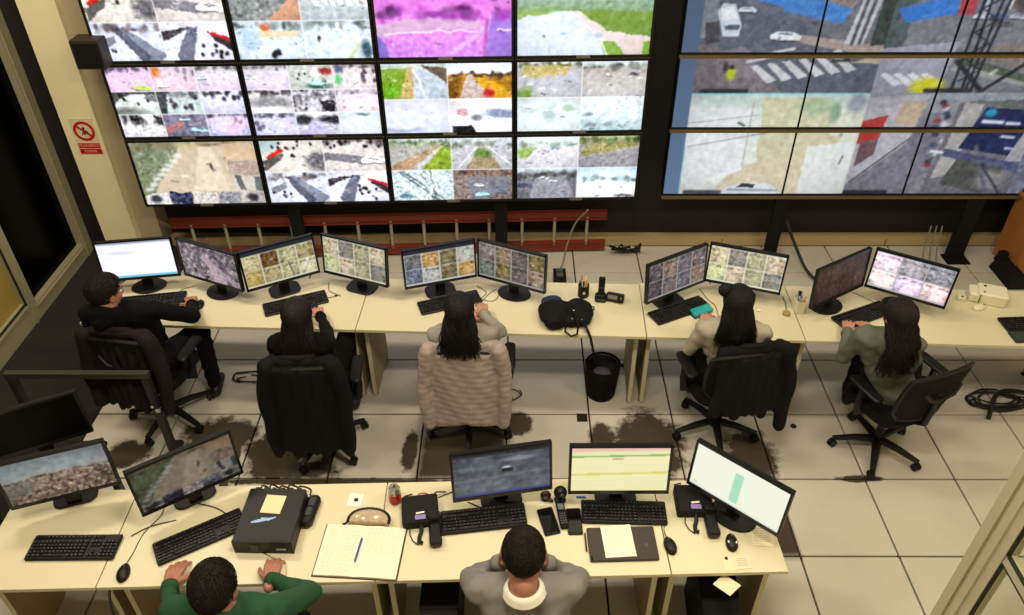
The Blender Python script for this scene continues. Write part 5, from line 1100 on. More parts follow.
c1 = chair(-2.50, 4.06, -8, 'black office chair at leftmost desk, with dark brown jacket on its back', 30)
c2 = chair(-1.33, 3.80, 4, 'black office chair hidden under a long black jacket', 10)
c3 = chair(-.33, 3.95, 0, 'black office chair draped with pinkish-grey quilted jacket', 36)
c4 = chair(1.40, 3.93, 10, 'black office chair of the bun-haired woman, dark jacket on its back', 24)
c5 = chair(2.48, 3.76, 22, 'black mesh office chair in front of the pink-screened monitor', 62)
c6 = chair(-1.16, 1.62, 0, 'black office chair under the man in green', 15)
c7 = chair(.06, 1.72, 0, 'black office chair under the man in grey sweater', 30)

person('man in navy sweater at leftmost back desk, right hand on a mouse', (-2.545, 3.91, 1.235), -32, 14, ((-2.71, 3.92, 1.07), (-2.33, 3.96, 1.07)), ((-2.66, 4.20, .80), (-2.265, 4.36, .805)), (-2.52, 4.03, .57),
       skin=skin2, top=navy, trousers=jean, hair=hair_brown, scale=1.06, seed=1, bulk=1.02, curl=(.6, .8), thick=.07, elbow_pole=[(-.1, -.4, -1), (.9, -.1, -.4)], knees=((-2.62, 4.42, .58), (-2.26, 4.36, .58)))
person('dark-haired woman in black sitting at second back row desk, one hand raised', (-1.32, 3.72, 1.20), 0, 8, ((-1.49, 3.70, 1.01), (-1.16, 3.70, 1.01)), ((-1.47, 4.05, .80), (-1.36, 4.27, .81)), (-1.33, 3.80, .57),
       skin=skin1, top=dark_knit, trousers=trs, hair=hair_red, hair_kind='long', hair_len=.36, scale=1.0, fem=True, seed=2, bulk=.95, curl=(.6, .5), elbow_pole=[(-.3, -.1, -1), (.8, .0, -.8)])
person('long dark-haired woman in pale grey sweater, hands together on desk', (-.345, 3.75, 1.215), 0, 10, ((-.51, 3.77, 1.02), (-.17, 3.77, 1.02)), ((-.33, 4.20, .81), (-.225, 4.22, .83)), (-.32, 3.92, .57),
       skin=skin1, top=grey_knit, trousers=jean, hair=hair_black, hair_kind='long', hair_len=.28, hair_wav=.018, scale=1.0, fem=True, seed=3, bulk=.96, curl=(.6, .6), hand_dir=[(.5, .75, -.1), (-.15, 1, 0)], elbow_pole=[(-.3, -.1, -1), (.9, -.1, -.6)])
wb = person('dark-haired woman with side bun and pale grey top at third monitor pair', (1.345, 3.82, 1.22), -5, 14, ((1.18, 3.82, 1.03), (1.53, 3.79, 1.03)), ((1.25, 4.14, .81), (1.46, 4.12, .81)), (1.40, 3.90, .57),
       skin=skin1, top=lgrey_knit, trousers=trs, hair=hair_black, hair_kind='long', hair_len=.27, scale=1.0, fem=True, seed=4, bulk=1.0, elbow_pole=[(-.35, .1, -1), (.6, .1, -.9)])
person('woman with long reddish-brown hair and grey-green top at rightmost monitors', (2.26, 3.67, 1.23), 14, 12, ((2.12, 3.75, 1.04), (2.43, 3.65, 1.04)), ((2.20, 4.07, .80), (2.36, 4.06, .80)), (2.44, 3.76, .57),
       skin=skin1, top=sage_knit, trousers=jean, hair=hair_red, hair_kind='long', hair_len=.36, hair_wav=.013, scale=1.0, fem=True, seed=5, bulk=.96, elbow_pole=[(-.15, .1, -1), (.3, -.2, -1)])
person('man in bottle green sweater, hands on keyboard and mouse', (-1.235, 1.84, 1.26), 4, 18, ((-1.44, 1.85, 1.10), (-1.02, 1.85, 1.10)), ((-1.655, 2.165, .80), (-1.180, 2.190, .80)), (-1.20, 1.66, .57),
       skin=skin2, top=green_knit, trousers=jean, hair=hair_brown, scale=1.10, seed=6, bulk=1.06, curl=(.45, .6), hand_dir=[(-.05, 1, -.15), (-.1, 1, -.15)], elbow_pole=[(-.25, -.3, -1), (1.0, .1, -.2)], thick=.06)
person('man in grey sweater over white shirt, elbows on desk, hands at face', (.03, 2.02, 1.235), 0, 26, ((-.165, 1.965, 1.08), (.235, 1.965, 1.08)), ((-.065, 2.11, 1.07), (.125, 2.11, 1.07)), (.05, 1.72, .57),
       skin=skin2, top=mgrey_knit, trousers=jean, hair=hair_brown, scale=1.06, collar=white_cloth, neckf=.42, seed=7, bulk=1.04, curl=(.7, .7), hand_dir=[(.12, .1, 1), (-.12, .1, 1)], hand_up=[(-1, .2, 0), (1, .2, 0)],
       elbows=[(-.225, 2.185, .83), (.30, 2.185, .83)], thick=.10)
# side bun
b = MB(); b.ell((0, 0, 0), (.045, .042, .045), 18, 12); o = b.build('hair_bun', hair_black, wb, smooth='all'); o.location = (1.262-1.40, 3.84-3.90, 1.31)

# ---------------------------------------------------------------- jackets on chairs
def jacket(label, c, deg, m, w_=.27, ztop=1.05, zbot=.42, quilt=False, sleeve=.5, group=None, flare=1.0, sleeves=(1, 1), thick=.03, lining=None, sl_out=.0):
    a = R(deg); t = thing('jacket', label, 'jacket', (c[0], c[1], 0), a, group)
    b = MB(); n = 7 if not quilt else 16
    for i in range(n+1):                                   # back panel behind the backrest, in soft vertical folds
        u = -1+2*i/n; x0, x1 = u*w_*.88, u*w_*flare; yb = -.325+.05*u*u
        b.cap((x0, yb+.01, ztop-.04-.03*u*u), (x1, yb-.035, zbot+.06*(1-abs(u))*(1 if quilt else .3)+.02*math.sin(i*2.3)*(0 if quilt else 1)), thick, thick*1.2, 12)
    for i in range(n):                                     # shoulder roll over the top edge
        u0, u1 = -1+2*i/n, -1+2*(i+1)/n; b.cap((u0*w_*.92, -.285+.05*u0*u0, ztop+.015-.04*u0*u0), (u1*w_*.92, -.285+.05*u1*u1, ztop+.015-.04*u1*u1), .036, .036, 12)
        b.cap((u0*w_*.85, -.25+.05*u0*u0, ztop-.02), (u0*w_*.85, -.235+.05*u0*u0, ztop-.12), .022, .02, 10)
    for s in (-1, 1):
        b.cap((s*w_*.95, -.25, ztop-.05), (s*w_*1.0, -.17, ztop-.30), .03, .026, 12)
        if not sleeves[(s+1)//2]: continue
        x = s*(w_+.015); pts = [(x*.93, -.275, ztop-.03), (x*(1.08+sl_out), -.285, ztop-.20), (x*(1.12+sl_out), -.31, ztop-.36), (x*(1.06+sl_out), -.335, ztop-.36-sleeve*.35)]
        for k in range(3): b.cap(pts[k], pts[k+1], (.056, .052, .047)[k], (.052, .047, .042)[k], 14)
    sd = c[0]*3
    def fn(co, no):
        x, y, z = co[:, 0], co[:, 1], co[:, 2]
        if quilt: d = .0045*(np.abs(np.sin((z*1.0+.02*np.sin(x*9))*PI/.042))**.35-.6)+.0025*np.sin(60*x+sd)*np.sin(50*z)+.003*np.sin(24*x+15*z)
        else: d = .005*np.sin(30*x+8*z+sd)*np.sin(9*z+14*x)+.004*np.sin(55*x-21*z)
        return co+no*d[:, None]
    me = remeshed(b, .0085, 5, .6, fn); me.materials.append(m); link('shell', me, t)
    b = MB(); pts = [(u*w_*.55, -.29+.03*u*u, ztop+.040-.012*u*u) for u in np.linspace(-1, 1, 9)]; b.tube(pts, [.012]+[.022]*7+[.012], 10); b.build('collar', lining or m, t, smooth='all')
    if quilt:
        b = MB(); pts = [(u*w_*flare*.98, -.362+.05*u*u, zbot-.012+.06*(1-abs(u))) for u in np.linspace(-1, 1, 13)]; b.tube(pts, .026, 10); b.build('hem_band', lining or m, t, smooth='all')
    return t
quilt_m = mat('quilted_pinkish_grey', (.60, .545, .52), .7, bump=.2, bscale=150, var=.05)
hem_m = mat('knit_band_grey_beige', (.55, .52, .44), .85, bump=.4, bscale=300)
jacket('pinkish-grey quilted jacket draped over the back of a chair', (-.33, 3.97), 0, quilt_m, .215, .985, .38, True, .72, 'jackets hung on chairs', lining=hem_m)
jacket('long black jacket hanging to near the floor on second chair', (-1.33, 3.83), 2, mat('black_jacket_cloth', (.04, .04, .05), .85, spec=.2, bump=.3, bscale=120), .20, .98, .30, False, 1.0, 'jackets hung on chairs', 1.0, thick=.04, sl_out=.02)
jacket('dark brown-black jacket on the back of the leftmost chair', (-2.50, 4.10), -8, mat('brown_black_cloth', (.11, .075, .068), .85, spec=.2, bump=.3, bscale=120), .215, .98, .40, False, .6, 'jackets hung on chairs', 1.0, thick=.022)
jacket('black jacket hanging on right side of the bun-haired woman\'s chair', (1.42, 3.95), 10, mat('black_navy_cloth', (.045, .046, .056), .85, spec=.2, bump=.3, bscale=120), .21, .975, .50, False, .8, 'jackets hung on chairs', .98, (0, 1), sl_out=.06)
# ---------------------------------------------------------------- things on the desks
DZ = .7403
# black backpack / bag on the middle back desk
bagm = mat('bag_black_nylon', (.035, .035, .045), .75, spec=.2, bump=.4, bscale=200); bagb = mat('bag_navy_panel', (.07, .12, .24), .7, bump=.3, bscale=200)
t = thing('handbag', 'black soft bag with navy corner lying on the middle back desk', 'bag', (.345, 4.275, DZ))
b = MB(); b.ell((-.09, -.005, .065), (.11, .14, .062), 20, 12); b.ell((.08, .015, .060), (.105, .13, .056), 20, 12); b.rbox(0, .0, .045, .34, .235, .088, r=.08, n=5, e=.03); b.ell((-.09, -.10, .04), (.07, .05, .038), 14, 10)
def wrb(co, no):
    co[:, 2] = np.maximum(co[:, 2], .001); return co+no*(.004*np.sin(60*co[:, 0])*np.sin(50*co[:, 1]))[:, None]*(co[:, 2] > .01)[:, None]
me = remeshed(b, .007, 3, .5, wrb); me.materials.append(bagm); link('bag_body', me, t)
b = MB(); b.ell((-.105, .085, .095), (.075, .055, .022), 16, 10, rotm(0, 0, R(20))); b.build('corner_panel', bagb, t, smooth='all')
b = MB(); b.tube([(.02, .0, .098), (.03, -.05, .105), (.05, -.10, .09), (.07, -.15, .06), (.06, -.19, .02), (.02, -.20, .012), (-.02, -.17, .03), (-.01, -.13, .06)], .007, 8, 2.2); b.tube([(.10, -.09, .07), (.13, -.15, .03), (.15, -.20, .003), (.165, -.235, -.06), (.19, -.25, -.16)], .010, 8, .4); b.tube([(.0, .06, .10), (.03, .03, .105), (.05, -.01, .10)], .006, 8); b.build('strap', bagm, t, smooth='all')
b = MB(); b.tube([(.135, .08, .04), (.17, .115, .02), (.20, .12, .012), (.195, .09, .012), (.15, .07, .025)], .005, 8); b.build('pull_loop', bagm, t, smooth='all')
b = MB(); b.ell((-.125, -.005, .105), (.008, .012, .003), 10, 6); b.ell((.045, -.035, .104), (.012, .008, .004), 10, 6)
for (x, y, z) in ((.06, -.11, .085), (.095, -.105, .08), (.03, -.105, .088)): b.ell((x, y, z), (.007, .007, .005), 10, 6)
b.build('metal_fittings', chrome, t, smooth='all')
# pen cup
t = thing('pen_cup', 'black cylindrical pen cup full of pens beside the cordless phone', 'cup', (.478, 4.545, DZ))
b = MB(); b.lathe([(.036, 0), (.040, .003), (.040, .098), (.037, .10), (.035, .096), (.035, .01)], 24, cap=False); b.lathe([(.0, .002), (.036, .002)], 24, cap=False); b.lathe([(.0, .010), (.035, .010)], 24, cap=False); b.build('cup', black, t, smooth=True)
b = MB(); b.rbox(0, -.041, .05, .018, .002, .022, r=.004, n=2); b.build('logo', mat('print_grey', (.7, .7, .66), .5), t)
rg = random.Random(5)
for k, cc in enumerate([(.85, .75, .3), (.9, .85, .6), (.8, .3, .2), (.2, .25, .5), (.85, .8, .5), (.75, .65, .35)]):
    a = k*1.05; b = MB(); b.cyl((.010*math.cos(a), .010*math.sin(a), .012), (.030*math.cos(a), .030*math.sin(a), .135+.01*(k % 3)), .0045, n=8); b.cyl((.030*math.cos(a), .030*math.sin(a), .135+.01*(k % 3)), (.0315*math.cos(a), .0315*math.sin(a), .142+.01*(k % 3)), .0045, .002, 8); b.build('pen', mat('pen_colour_%s' % 'abcdef'[k], cc, .4), t, smooth=True)
# cordless phone standing in charger, small radio beside it
t = thing('cordless_phone', 'black cordless phone standing in its charging base by pen cup', 'phone', (.60, 4.505, DZ), R(-8))
b = MB(); b.rbox(0, 0, .014, .085, .10, .028, r=.02); b.rbox(0, .01, .034, .06, .06, .016, r=.015); b.build('charging_base', black, t, smooth=True)
b = MB(); b.rbox(0, .014, .10, .046, .026, .15, r=.01, M=rotm(R(-10)), e=.006); h = b.build('handset', blackm, t, smooth=True)
b = MB(); b.box(0, .0085, .125, .032, .003, .035, rotm(R(-10))); b.build('display', mat('lcd_grey', (.32, .36, .34), .3), h)
b = MB(); [b.box(-.012+.012*i, -.003+.0015*j, .055+.014*j, .008, .003, .008, rotm(R(-10))) for i in range(3) for j in range(4)]; b.build('buttons', keymark, h)
t = thing('desk_radio', 'small black device with pale display leaning beside the cordless phone', 'radio', (.70, 4.485, DZ), R(-18))
b = MB(); b.rbox(0, 0, .030, .125, .055, .060, r=.012, M=rotm(R(-25))); b.build('case', black, t, smooth=True)
b = MB(); b.rbox(-.015, -.026, .045, .07, .003, .03, r=.004, n=2, M=rotm(R(-25))); b.rbox(.045, -.024, .045, .012, .003, .02, r=.004, n=2, M=rotm(R(-25))); b.build('display', mat('lcd_pale', (.42, .40, .33), .4), t)
# teal box
t = thing('teal_case', 'bright teal case lying beside the keyboard before bun-haired woman', 'case', (1.288, 4.345, DZ), R(27))
b = MB(); b.rbox(0, 0, .018, .155, .075, .036, r=.014, n=4); b.build('shell', mat('teal_plastic', (.05, .60, .60), .4), t, smooth=True); b = MB(); b.box(0, -.0378, .018, .13, .001, .002); b.build('seam', mat('teal_dark', (.03, .38, .38), .5), t)
t = thing('phone_under_case', 'black slab beneath the teal case beside the keyboard', 'notebook', (1.225, 4.335, DZ-.0001), R(27)); t.name = 'notebook'
b = MB(); b.rbox(0, 0, .002, .05, .12, .004, r=.006); b.build('cover', blackm, t)
# pen holder with glue, pens, tape
t = thing('pen_holder', 'cream pen holder with glue stick and scissors right of the bun-haired woman', 'holder', (1.965, 4.375, DZ), R(5))
b = MB()
for (x, y, sx, sy) in ((-.026, 0, .003, .09), (.026, 0, .003, .09), (0, -.045, .055, .003), (0, .045, .055, .003), (0, 0, .055, .003)): b.box(x, y, .05, sx, sy, .10)
b.box(0, 0, .002, .055, .09, .004); b.build('box', cream_plastic, t)
b = MB(); b.cyl((0, .022, .006), (.0, .022, .115), .013, n=14); g_ = b.build('glue_stick', white_paper, t, smooth=True); b = MB(); b.cyl((0, .022, .115), (.0, .022, .145), .0135, n=14); b.build('glue_cap', mat('navy_plastic', (.08, .15, .35), .4), g_, smooth=True)
b = MB(); b.cyl((-.012, -.02, .006), (-.03, -.02, .145), .004, n=8); b.build('pen', mat('green_pen', (.15, .5, .4), .4), t, smooth=True); b = MB(); b.cyl((.012, -.025, .006), (.02, -.03, .14), .004, n=8); b.build('pen', mat('pen_amber', (.8, .6, .25), .4), t, smooth=True)
o = MB(); o.lathe([(.014, 0), (.026, 0), (.026, .018), (.014, .018)], 20); tag(o.build('tape_roll', mat('tape_amber', (.62, .50, .28), .35), loc=(1.875, 4.325, DZ), smooth=True), 'small amber tape roll left of the cream pen holder', 'tape')
o = MB(); o.tube([(1.885, 4.36, DZ+.004), (1.905, 4.45, DZ+.004), (1.90, 4.52, DZ+.01)], .004, 8); tag(o.build('pen', mat('green_pen', (.15, .5, .4), .4), smooth=True), 'thin green pen on desk left of the pen holder', 'pen')
o = MB(); o.rbox(0, 0, .008, .03, .022, .016, r=.004); tag(o.build('cable_adapter', cream_plastic, loc=(1.69, 4.36, DZ)), 'tiny white adapter below the bright eight-view monitor', 'adapter')
# cream printer with mouse and plug
t = thing('label_printer', 'small cream printer with open paper slot at right end of back desk', 'printer', (3.33, 4.50, DZ), R(-20))
b = MB(); b.rbox(.03, 0, .045, .19, .15, .09, r=.015, e=.008); b.rbox(-.085, 0, .036, .06, .13, .072, r=.014, e=.01); b.build('case', cream_plastic, t, smooth=True)
b = MB(); b.box(-.052, 0, .083, .006, .13, .012); b.box(-.052, -.076, .045, .006, .004, .075); b.build('paper_slot', mat('slot_shadow', (.30, .26, .18), .6), t); b = MB(); b.cyl((-.02, .035, .088), (-.02, .035, .094), .010, n=12); b.cyl((-.03, -.045, .088), (-.03, -.045, .094), .006, n=12); b.build('button', black, t)
mouse(3.245, 4.395, -70, 'cream mouse lying before the small cream printer', m=cream_plastic)
t = thing('wall_plug', 'small cream plug block with dark hole left of the cream printer', 'plug', (3.16, 4.50, DZ), R(-15)); b = MB(); b.rbox(0, 0, .015, .06, .045, .03, r=.008); b.build('block', cream_plastic, t); b = MB(); b.cyl((0.005, -.004, .029), (0.005, -.004, .0315), .009, n=12); b.build('hole', black, t)
t = thing('folder', 'dark grey-green folder on desk at the right edge', 'folder', (3.46, 4.075, DZ), R(2)); b = MB(); b.rbox(0, 0, .008, .30, .11, .016, r=.008, e=.002); b.build('cover', mat('folder_green_black', (.12, .145, .13), .6), t); b = MB(); b.box(0, .0, .0165, .28, .09, .001); b.build('label_sheet', mat('folder_face', (.17, .19, .18), .6), t)
# cables on back desks
for pts, lb in (([(-2.36, 4.66, DZ+.004), (-2.44, 4.60, DZ+.004), (-2.42, 4.50, DZ+.004)], 'thin cable between white and mauve-grey monitors'),
                ([(-1.38, 4.70, DZ+.004), (-1.36, 4.60, DZ+.004), (-1.29, 4.54, DZ+.004), (-1.42, 4.50, DZ+.004)], 'thin grey cable on desk between the yellowish and tan monitors'),
                ([(-.29, 4.66, DZ+.004), (-.22, 4.58, DZ+.004), (-.25, 4.50, DZ+.004), (-.16, 4.48, DZ+.004), (-.12, 4.58, DZ+.004)], 'thin pale cable looping near the hands of the long-haired woman in grey'),
                ([(1.33, 4.62, DZ+.004), (1.36, 4.50, DZ+.004), (1.40, 4.42, DZ+.004), (1.40, 4.30, DZ+.004)], 'thin cable left of the bun-haired woman'),
                ([(2.40, 4.60, DZ+.004), (2.50, 4.50, DZ+.004), (2.58, 4.40, DZ+.004)], 'thin cable between the dark red and pink monitors')):
    o = MB(); o.ctube(pts, .003, 6); tag(o.build('cable', cable_grey, smooth=True), lb, 'cable', 'thin desk cables')
o = MB(); o.ell((0, 0, .006), (.010, .008, .006), 10, 8); o.tube([(0, 0, .006), (.02, .01, .008), (.035, .0, .004)], .003, 6); tag(o.build('earphone', black, loc=(-1.30, 4.535, DZ), smooth='all'), 'tiny black earphone left of the tan eight-view monitor', 'earphone')
# waste bin
t = thing('waste_bin', 'black perforated waste bin under the middle back desk', 'bin', (.63, 4.31, 0))
b = MB(); N = 28; b.lathe([(.0, .004), (.10, .004)], N, cap=False); b.lathe([(.10, 0), (.105, .02)], N, cap=False); b.lathe([(.125, .28), (.131, .285), (.131, .30), (.122, .30)], N, cap=False)
for i in range(N*2):
    a = PI*i/N; b.tube([(.104*math.cos(a), .104*math.sin(a), .015), (.126*math.cos(a+.12), .126*math.sin(a+.12), .285)], .0032, 4); b.tube([(.104*math.cos(a), .104*math.sin(a), .015), (.126*math.cos(a-.12), .126*math.sin(a-.12), .285)], .0032, 4)
b.build('basket', blackm, t, smooth=True); b = MB(); b.lathe([(.093, .006), (.119, .28), (.117, .28), (.091, .008)], 24, cap=False); b.build('bin_liner', mat('bin_liner_black', (.07, .07, .07), .4), t, smooth='all')
b = MB(); b.ell((.0, .02, .19), (.07, .06, .03), 12, 8); b.build('rubbish', mat('crumpled_grey', (.3, .3, .3), .6, bump=.8, bscale=30), t)
o = MB(); o.box(0, 0, .004, .075, .075, .008); tag(o.build('floor_outlet', mat('outlet_black', (.06, .055, .05), .5), loc=(.475, 4.05, 0)), 'small black square floor outlet below the waste bin', 'outlet')
o = MB(); o.cyl((0, 0, 0), (0, 0, .004), .022, n=20); tag(o.build('cable_grommet', gasket, loc=(1.985, 3.97, 0)), 'round black floor grommet right of bun-haired woman\'s chair', 'grommet')
# cable heaps below the right desks
def tangle(x, y, rx, ry, n, seed, label, r_=.007):
    rg = random.Random(seed); o = MB()
    for k in range(n):
        pts = []; a = rg.uniform(0, 6.28); f = rg.uniform(.5, 1)
        for s in range(9): a += rg.uniform(.3, 1.0); pts.append((x+rx*f*math.cos(a)*rg.uniform(.6, 1), y+ry*f*math.sin(a)*rg.uniform(.6, 1), .008+.012*(k % 3)+rg.uniform(0, .012)))
        o.ctube(pts, r_, 6, 3)
    tag(o.build('cable_tangle', cable_black, smooth=True), label, 'cable')
tangle(3.55, 4.22, .30, .14, 7, 1, 'heap of black cables on the floor under the far right desk'); tangle(3.05, 4.40, .18, .09, 3, 2, 'small loops of black cable under the desk behind mesh chair')
o = MB(); o.ctube([(3.40, 4.03, .02), (3.45, 4.11, .05), (3.53, 4.22, .08), (3.68, 4.30, .04), (3.85, 4.28, .02)], .016, 8); tag(o.build('cable', cable_black, smooth=True), 'thick black cable rising from the floor heap at far right', 'cable')
tangle(-2.05, 4.45, .20, .08, 3, 4, 'loose black cables on floor under the leftmost back desk', .005); tangle(-1.75, 4.50, .16, .08, 3, 5, 'brownish loops of cable under the second back row monitor pair', .006)
tangle(-.02, 4.28, .08, .10, 2, 9, 'pale thin loop of cable under desk beside quilted jacket', .004)
# ---- front row
t = thing('computer_case', 'flat black computer case with cream note and blue sticker', 'computer', (-1.265, 2.555, DZ), R(-1))
b = MB(); b.rbox(0, 0, .045, .30, .33, .09, r=.008, n=2, e=.004); b.build('case', mat('case_black', (.045, .043, .04), .55, bump=.1, bscale=200), t)
b = MB(); b.box(0, -.168, .045, .30, .012, .092); f = b.build('front_panel', black, t); b = MB(); b.box(-.04, -.176, .045, .04, .004, .05); b.build('drive_bay', mat('bay_brown', (.18, .14, .11), .5), f); b = MB(); b.box(.09, -.176, .036, .05, .003, .010); b.build('front_badge', mat('badge_silver', (.65, .65, .65), .3, .5), f)
b = MB(); b.box(.0, .06, .0912, .105, .115, .001, rotm(0, 0, R(-4))); b.build('note', mat('note_cream', (.86, .80, .62), .8), t)
b = MB(); b.tube([(-.085, -.055, .0905), (-.05, -.045, .0905), (.02, -.03, .0905)], [.004, .010, .003], 8, .12); b.tube([(-.04, -.03, .0905), (.0, -.035, .0905), (.035, -.02, .0905)], [.006, .009, .003], 8, .12); b.build('sticker', mat('sticker_blue_white', (.55, .68, .85), .5), t)
b = MB()
for k in range(5): b.ctube([(-.11+.05*k, .165, .05), (-.10+.05*k, .20, .065+.01*(k % 2)), (-.07+.055*k, .21, .03), (-.05+.05*k, .19, .006)], .005, 6)
for k in range(6): b.box(-.12+.045*k, .172, .06, .022, .03, .02)
b.build('plugs_and_leads', cable_black, t, smooth=True)
t = thing('barcode_scanner', 'black rounded handset lying right of the computer case', 'phone', (-1.085, 2.625, DZ), R(-6)); t.name = 'desk_handset'
b = MB(); b.rbox(0, 0, .022, .07, .20, .044, r=.032, n=5, e=.012); b.build('body', black, t, smooth=True); b = MB(); b.rbox(0, .045, .046, .035, .05, .003, r=.008); b.rbox(0, -.02, .046, .03, .05, .003, r=.008); b.build('buttons', mat('button_grey_black', (.16, .18, .2), .4), t)
# white tag
t = thing('paper_tag', 'small white square tag with black square, left of the red can', 'tag', (-.865, 2.715, DZ), R(-6)); b = MB(); b.box(0, 0, .001, .075, .085, .002); b.build('card', white_paper, t); b = MB(); b.box(.005, .0, .0025, .022, .022, .001, rotm(0, 0, R(20))); b.build('mark', black, t)
# open notebook
t = thing('open_notebook', 'large open notebook with handwritten cream pages', 'notebook', (-.785, 2.39, DZ), R(-3.5))
def page(b, s, z0=.010, w_=.205, d_=.30):
    vs = []; n = 10
    for i in range(n+1):
        u = i/n; z = z0+.007*math.sin(PI*min(1, u*1.25))*(1-u)+.001
        for y in (-d_/2, d_/2): vs.append((s*u*w_, y, z))
    m0 = len(vs)
    for i in range(n+1):
        for y in (-d_/2, d_/2): vs.append((s*(i/n)*w_, y, .003))
    fs = []
    for i in range(n):
        a = 2*i; q = (a, a+2, a+3, a+1); fs.append(q if s > 0 else q[::-1]); q = (m0+a, m0+a+1, m0+a+3, m0+a+2); fs.append(q if s > 0 else q[::-1])
        fs.append((a, m0+a, m0+a+2, a+2)); fs.append((a+1, a+3, m0+a+3, m0+a+1))
    a = 2*n; fs.append((a, m0+a, m0+a+1, a+1)); b.add(vs, fs)
b = MB(); b.box(0, 0, .0015, .425, .312, .003); b.build('cover', mat('cover_brown', (.22, .16, .11), .6), t)
pagem = mat('page_cream', (.90, .86, .76), .8); inkm = mat('ink_grey', (.74, .71, .65), .8); rg = random.Random(11)
for s in (-1, 1):
    b = MB(); page(b, s); pg = b.build('page', pagem, t)
    b = MB()
    for r_ in range(22 if s < 0 else 13):
        y = .135-.0125*r_; x = .018
        while x < .185*rg.uniform(.75, 1):
            L = rg.uniform(.008, .028); u = (x+L/2)/.205; z = .0112+.007*math.sin(PI*min(1, u*1.25))*(1-u); b.box((s*x if s > 0 else -.20+x)+ (L/2), y+rg.uniform(-.001, .001), (z if s > 0 else .0112+.007*math.sin(PI*min(1, (.2-x)/.205*1.25))*(1-(.2-x)/.205))+.0006, L, .0016, .0004); x += L+.005
    o = b.build('handwriting', inkm, pg); o['kind'] = 'stuff'
o = MB(); o.cyl((0, -.055, .006), (0, .055, .006), .0052, n=10); o.cyl((0, .055, .006), (0, .078, .006), .0058, .005, 10); o.cyl((0, -.055, .006), (0, -.068, .006), .004, .001, 8)
tag(o.build('pen', mat('pen_blue', (.16, .32, .60), .35), loc=(-.795, 2.38, DZ+.015), rz=R(-6), smooth=True), 'blue pen lying on the open notebook', 'pen')
# pencil case
t = thing('pencil_case', 'half-round patterned beige pencil case with black zip above the notebook', 'pencil case', (-.765, 2.575, DZ), R(-3))
N = 20; arc = [(.105*math.cos(PI*i/N), -.032+.085*math.sin(PI*i/N)**.75) for i in range(N+1)]
b = MB(); b.prism(arc, .002, .040); pm = mat('patterned_cloth', (.66, .58, .47), .8, var=.55, vscale=70); o = b.build('pouch', pm, t); bv = o.modifiers.new('b', 'BEVEL'); bv.width = .010; bv.segments = 3
b = MB(); b.tube([(x*1.02, y+.002, .036) for x, y in arc], .0085, 8); b.tube([(-.107, -.028, .03), (-.125, -.036, .02), (-.135, -.03, .012)], .005, 6); b.build('zip', black, t, smooth=True)
b = MB(); b.ell((.035, .0, .040), (.013, .010, .002), 10, 8); b.ell((-.03, -.01, .040), (.008, .008, .002), 10, 8); b.ell((-.065, .0, .040), (.006, .010, .002), 10, 8); b.build('flower_print', white_paper, t)
# red can
t = thing('drink_can', 'red and silver drink can standing by the desk seam', 'can', (-.648, 2.71, DZ)); b = MB(); b.lathe([(.024, 0), (.033, .008), (.033, .075)], 24); b.build('red_wrap', mat('can_red', (.68, .10, .08), .3, .3), t, smooth=True)
b = MB(); b.lathe([(.0331, .075), (.0331, .098), (.027, .110), (.027, .113), (.024, .108), (.0, .108)], 24, cap=False); o = b.build('silver_top', mat('can_silver', (.74, .74, .70), .25, .8), t, smooth=True); b = MB(); b.rbox(0, .006, .110, .012, .022, .002, r=.005); b.build('tab', chrome, o)
# desk phones
def desk_phone(x, y, deg, label):
    t = thing('desk_phone', label, 'phone', (x, y, DZ), R(deg), 'black desk phones')
    b = MB(); b.rbox(0, .03, .034, .19, .17, .060, r=.014, n=3, M=rotm(R(6))); b.build('base', blackm, t, smooth=True)
    b = MB(); b.rbox(.0, -.03, .066, .055, .028, .003, r=.004, n=2, M=rotm(R(6))); b.build('purple_label', mat('label_violet', (.50, .42, .66), .5), t)
    b = MB(); b.rbox(.0, -.005, .069, .045, .010, .003, r=.003, n=2, M=rotm(R(6), 0, R(6))); b.build('white_label', white_paper, t)
    b = MB(); b.rbox(.070, -.10, .024, .062, .17, .034, r=.012, n=3, e=.008); b.rbox(.070, -.165, .034, .064, .05, .03, r=.014, n=3); b.rbox(.070, -.03, .060, .064, .05, .035, r=.014, n=3); b.build('handset', black, t, smooth=True)
    b = MB(); pts = [(.0, -.05, .035), (.0, -.08, .012), (-.012, -.11, .008), (-.015, -.14, .008), (.0, -.15, .012)]; b.tube(pts, .011, 8); b.build('cradle_arm', black, t, smooth=True)
    b = MB(); b.tube([(-.055, -.05, .03), (-.06, -.09, .006), (-.045, -.13, .005), (-.02, -.155, .005)], .003, 6); b.tube([(-.06, .11, .03), (-.08, .15, .02), (-.04, .17, .01)], .004, 6); b.tube([(.05, .11, .03), (.09, .15, .03), (.14, .16, .01)], .004, 6); b.build('cord', cable_black, t, smooth=True)
    return t
desk_phone(-.50, 2.585, 8, 'black desk phone with purple label right of the red can'); desk_phone(.935, 2.655, 0, 'black desk phone with purple label between yellow and white monitors')
o = MB(); o.tube([(-.50+.028*math.cos(a), 2.735+.014*math.sin(a), DZ+.012+.006*math.sin(a*.5)) for a in np.linspace(0, 6.6, 16)], .0035, 6); tag(o.build('cable_loop', mat('cable_red', (.62, .25, .2), .5), smooth=True), 'small loop of reddish cable behind the left desk phone', 'cable')
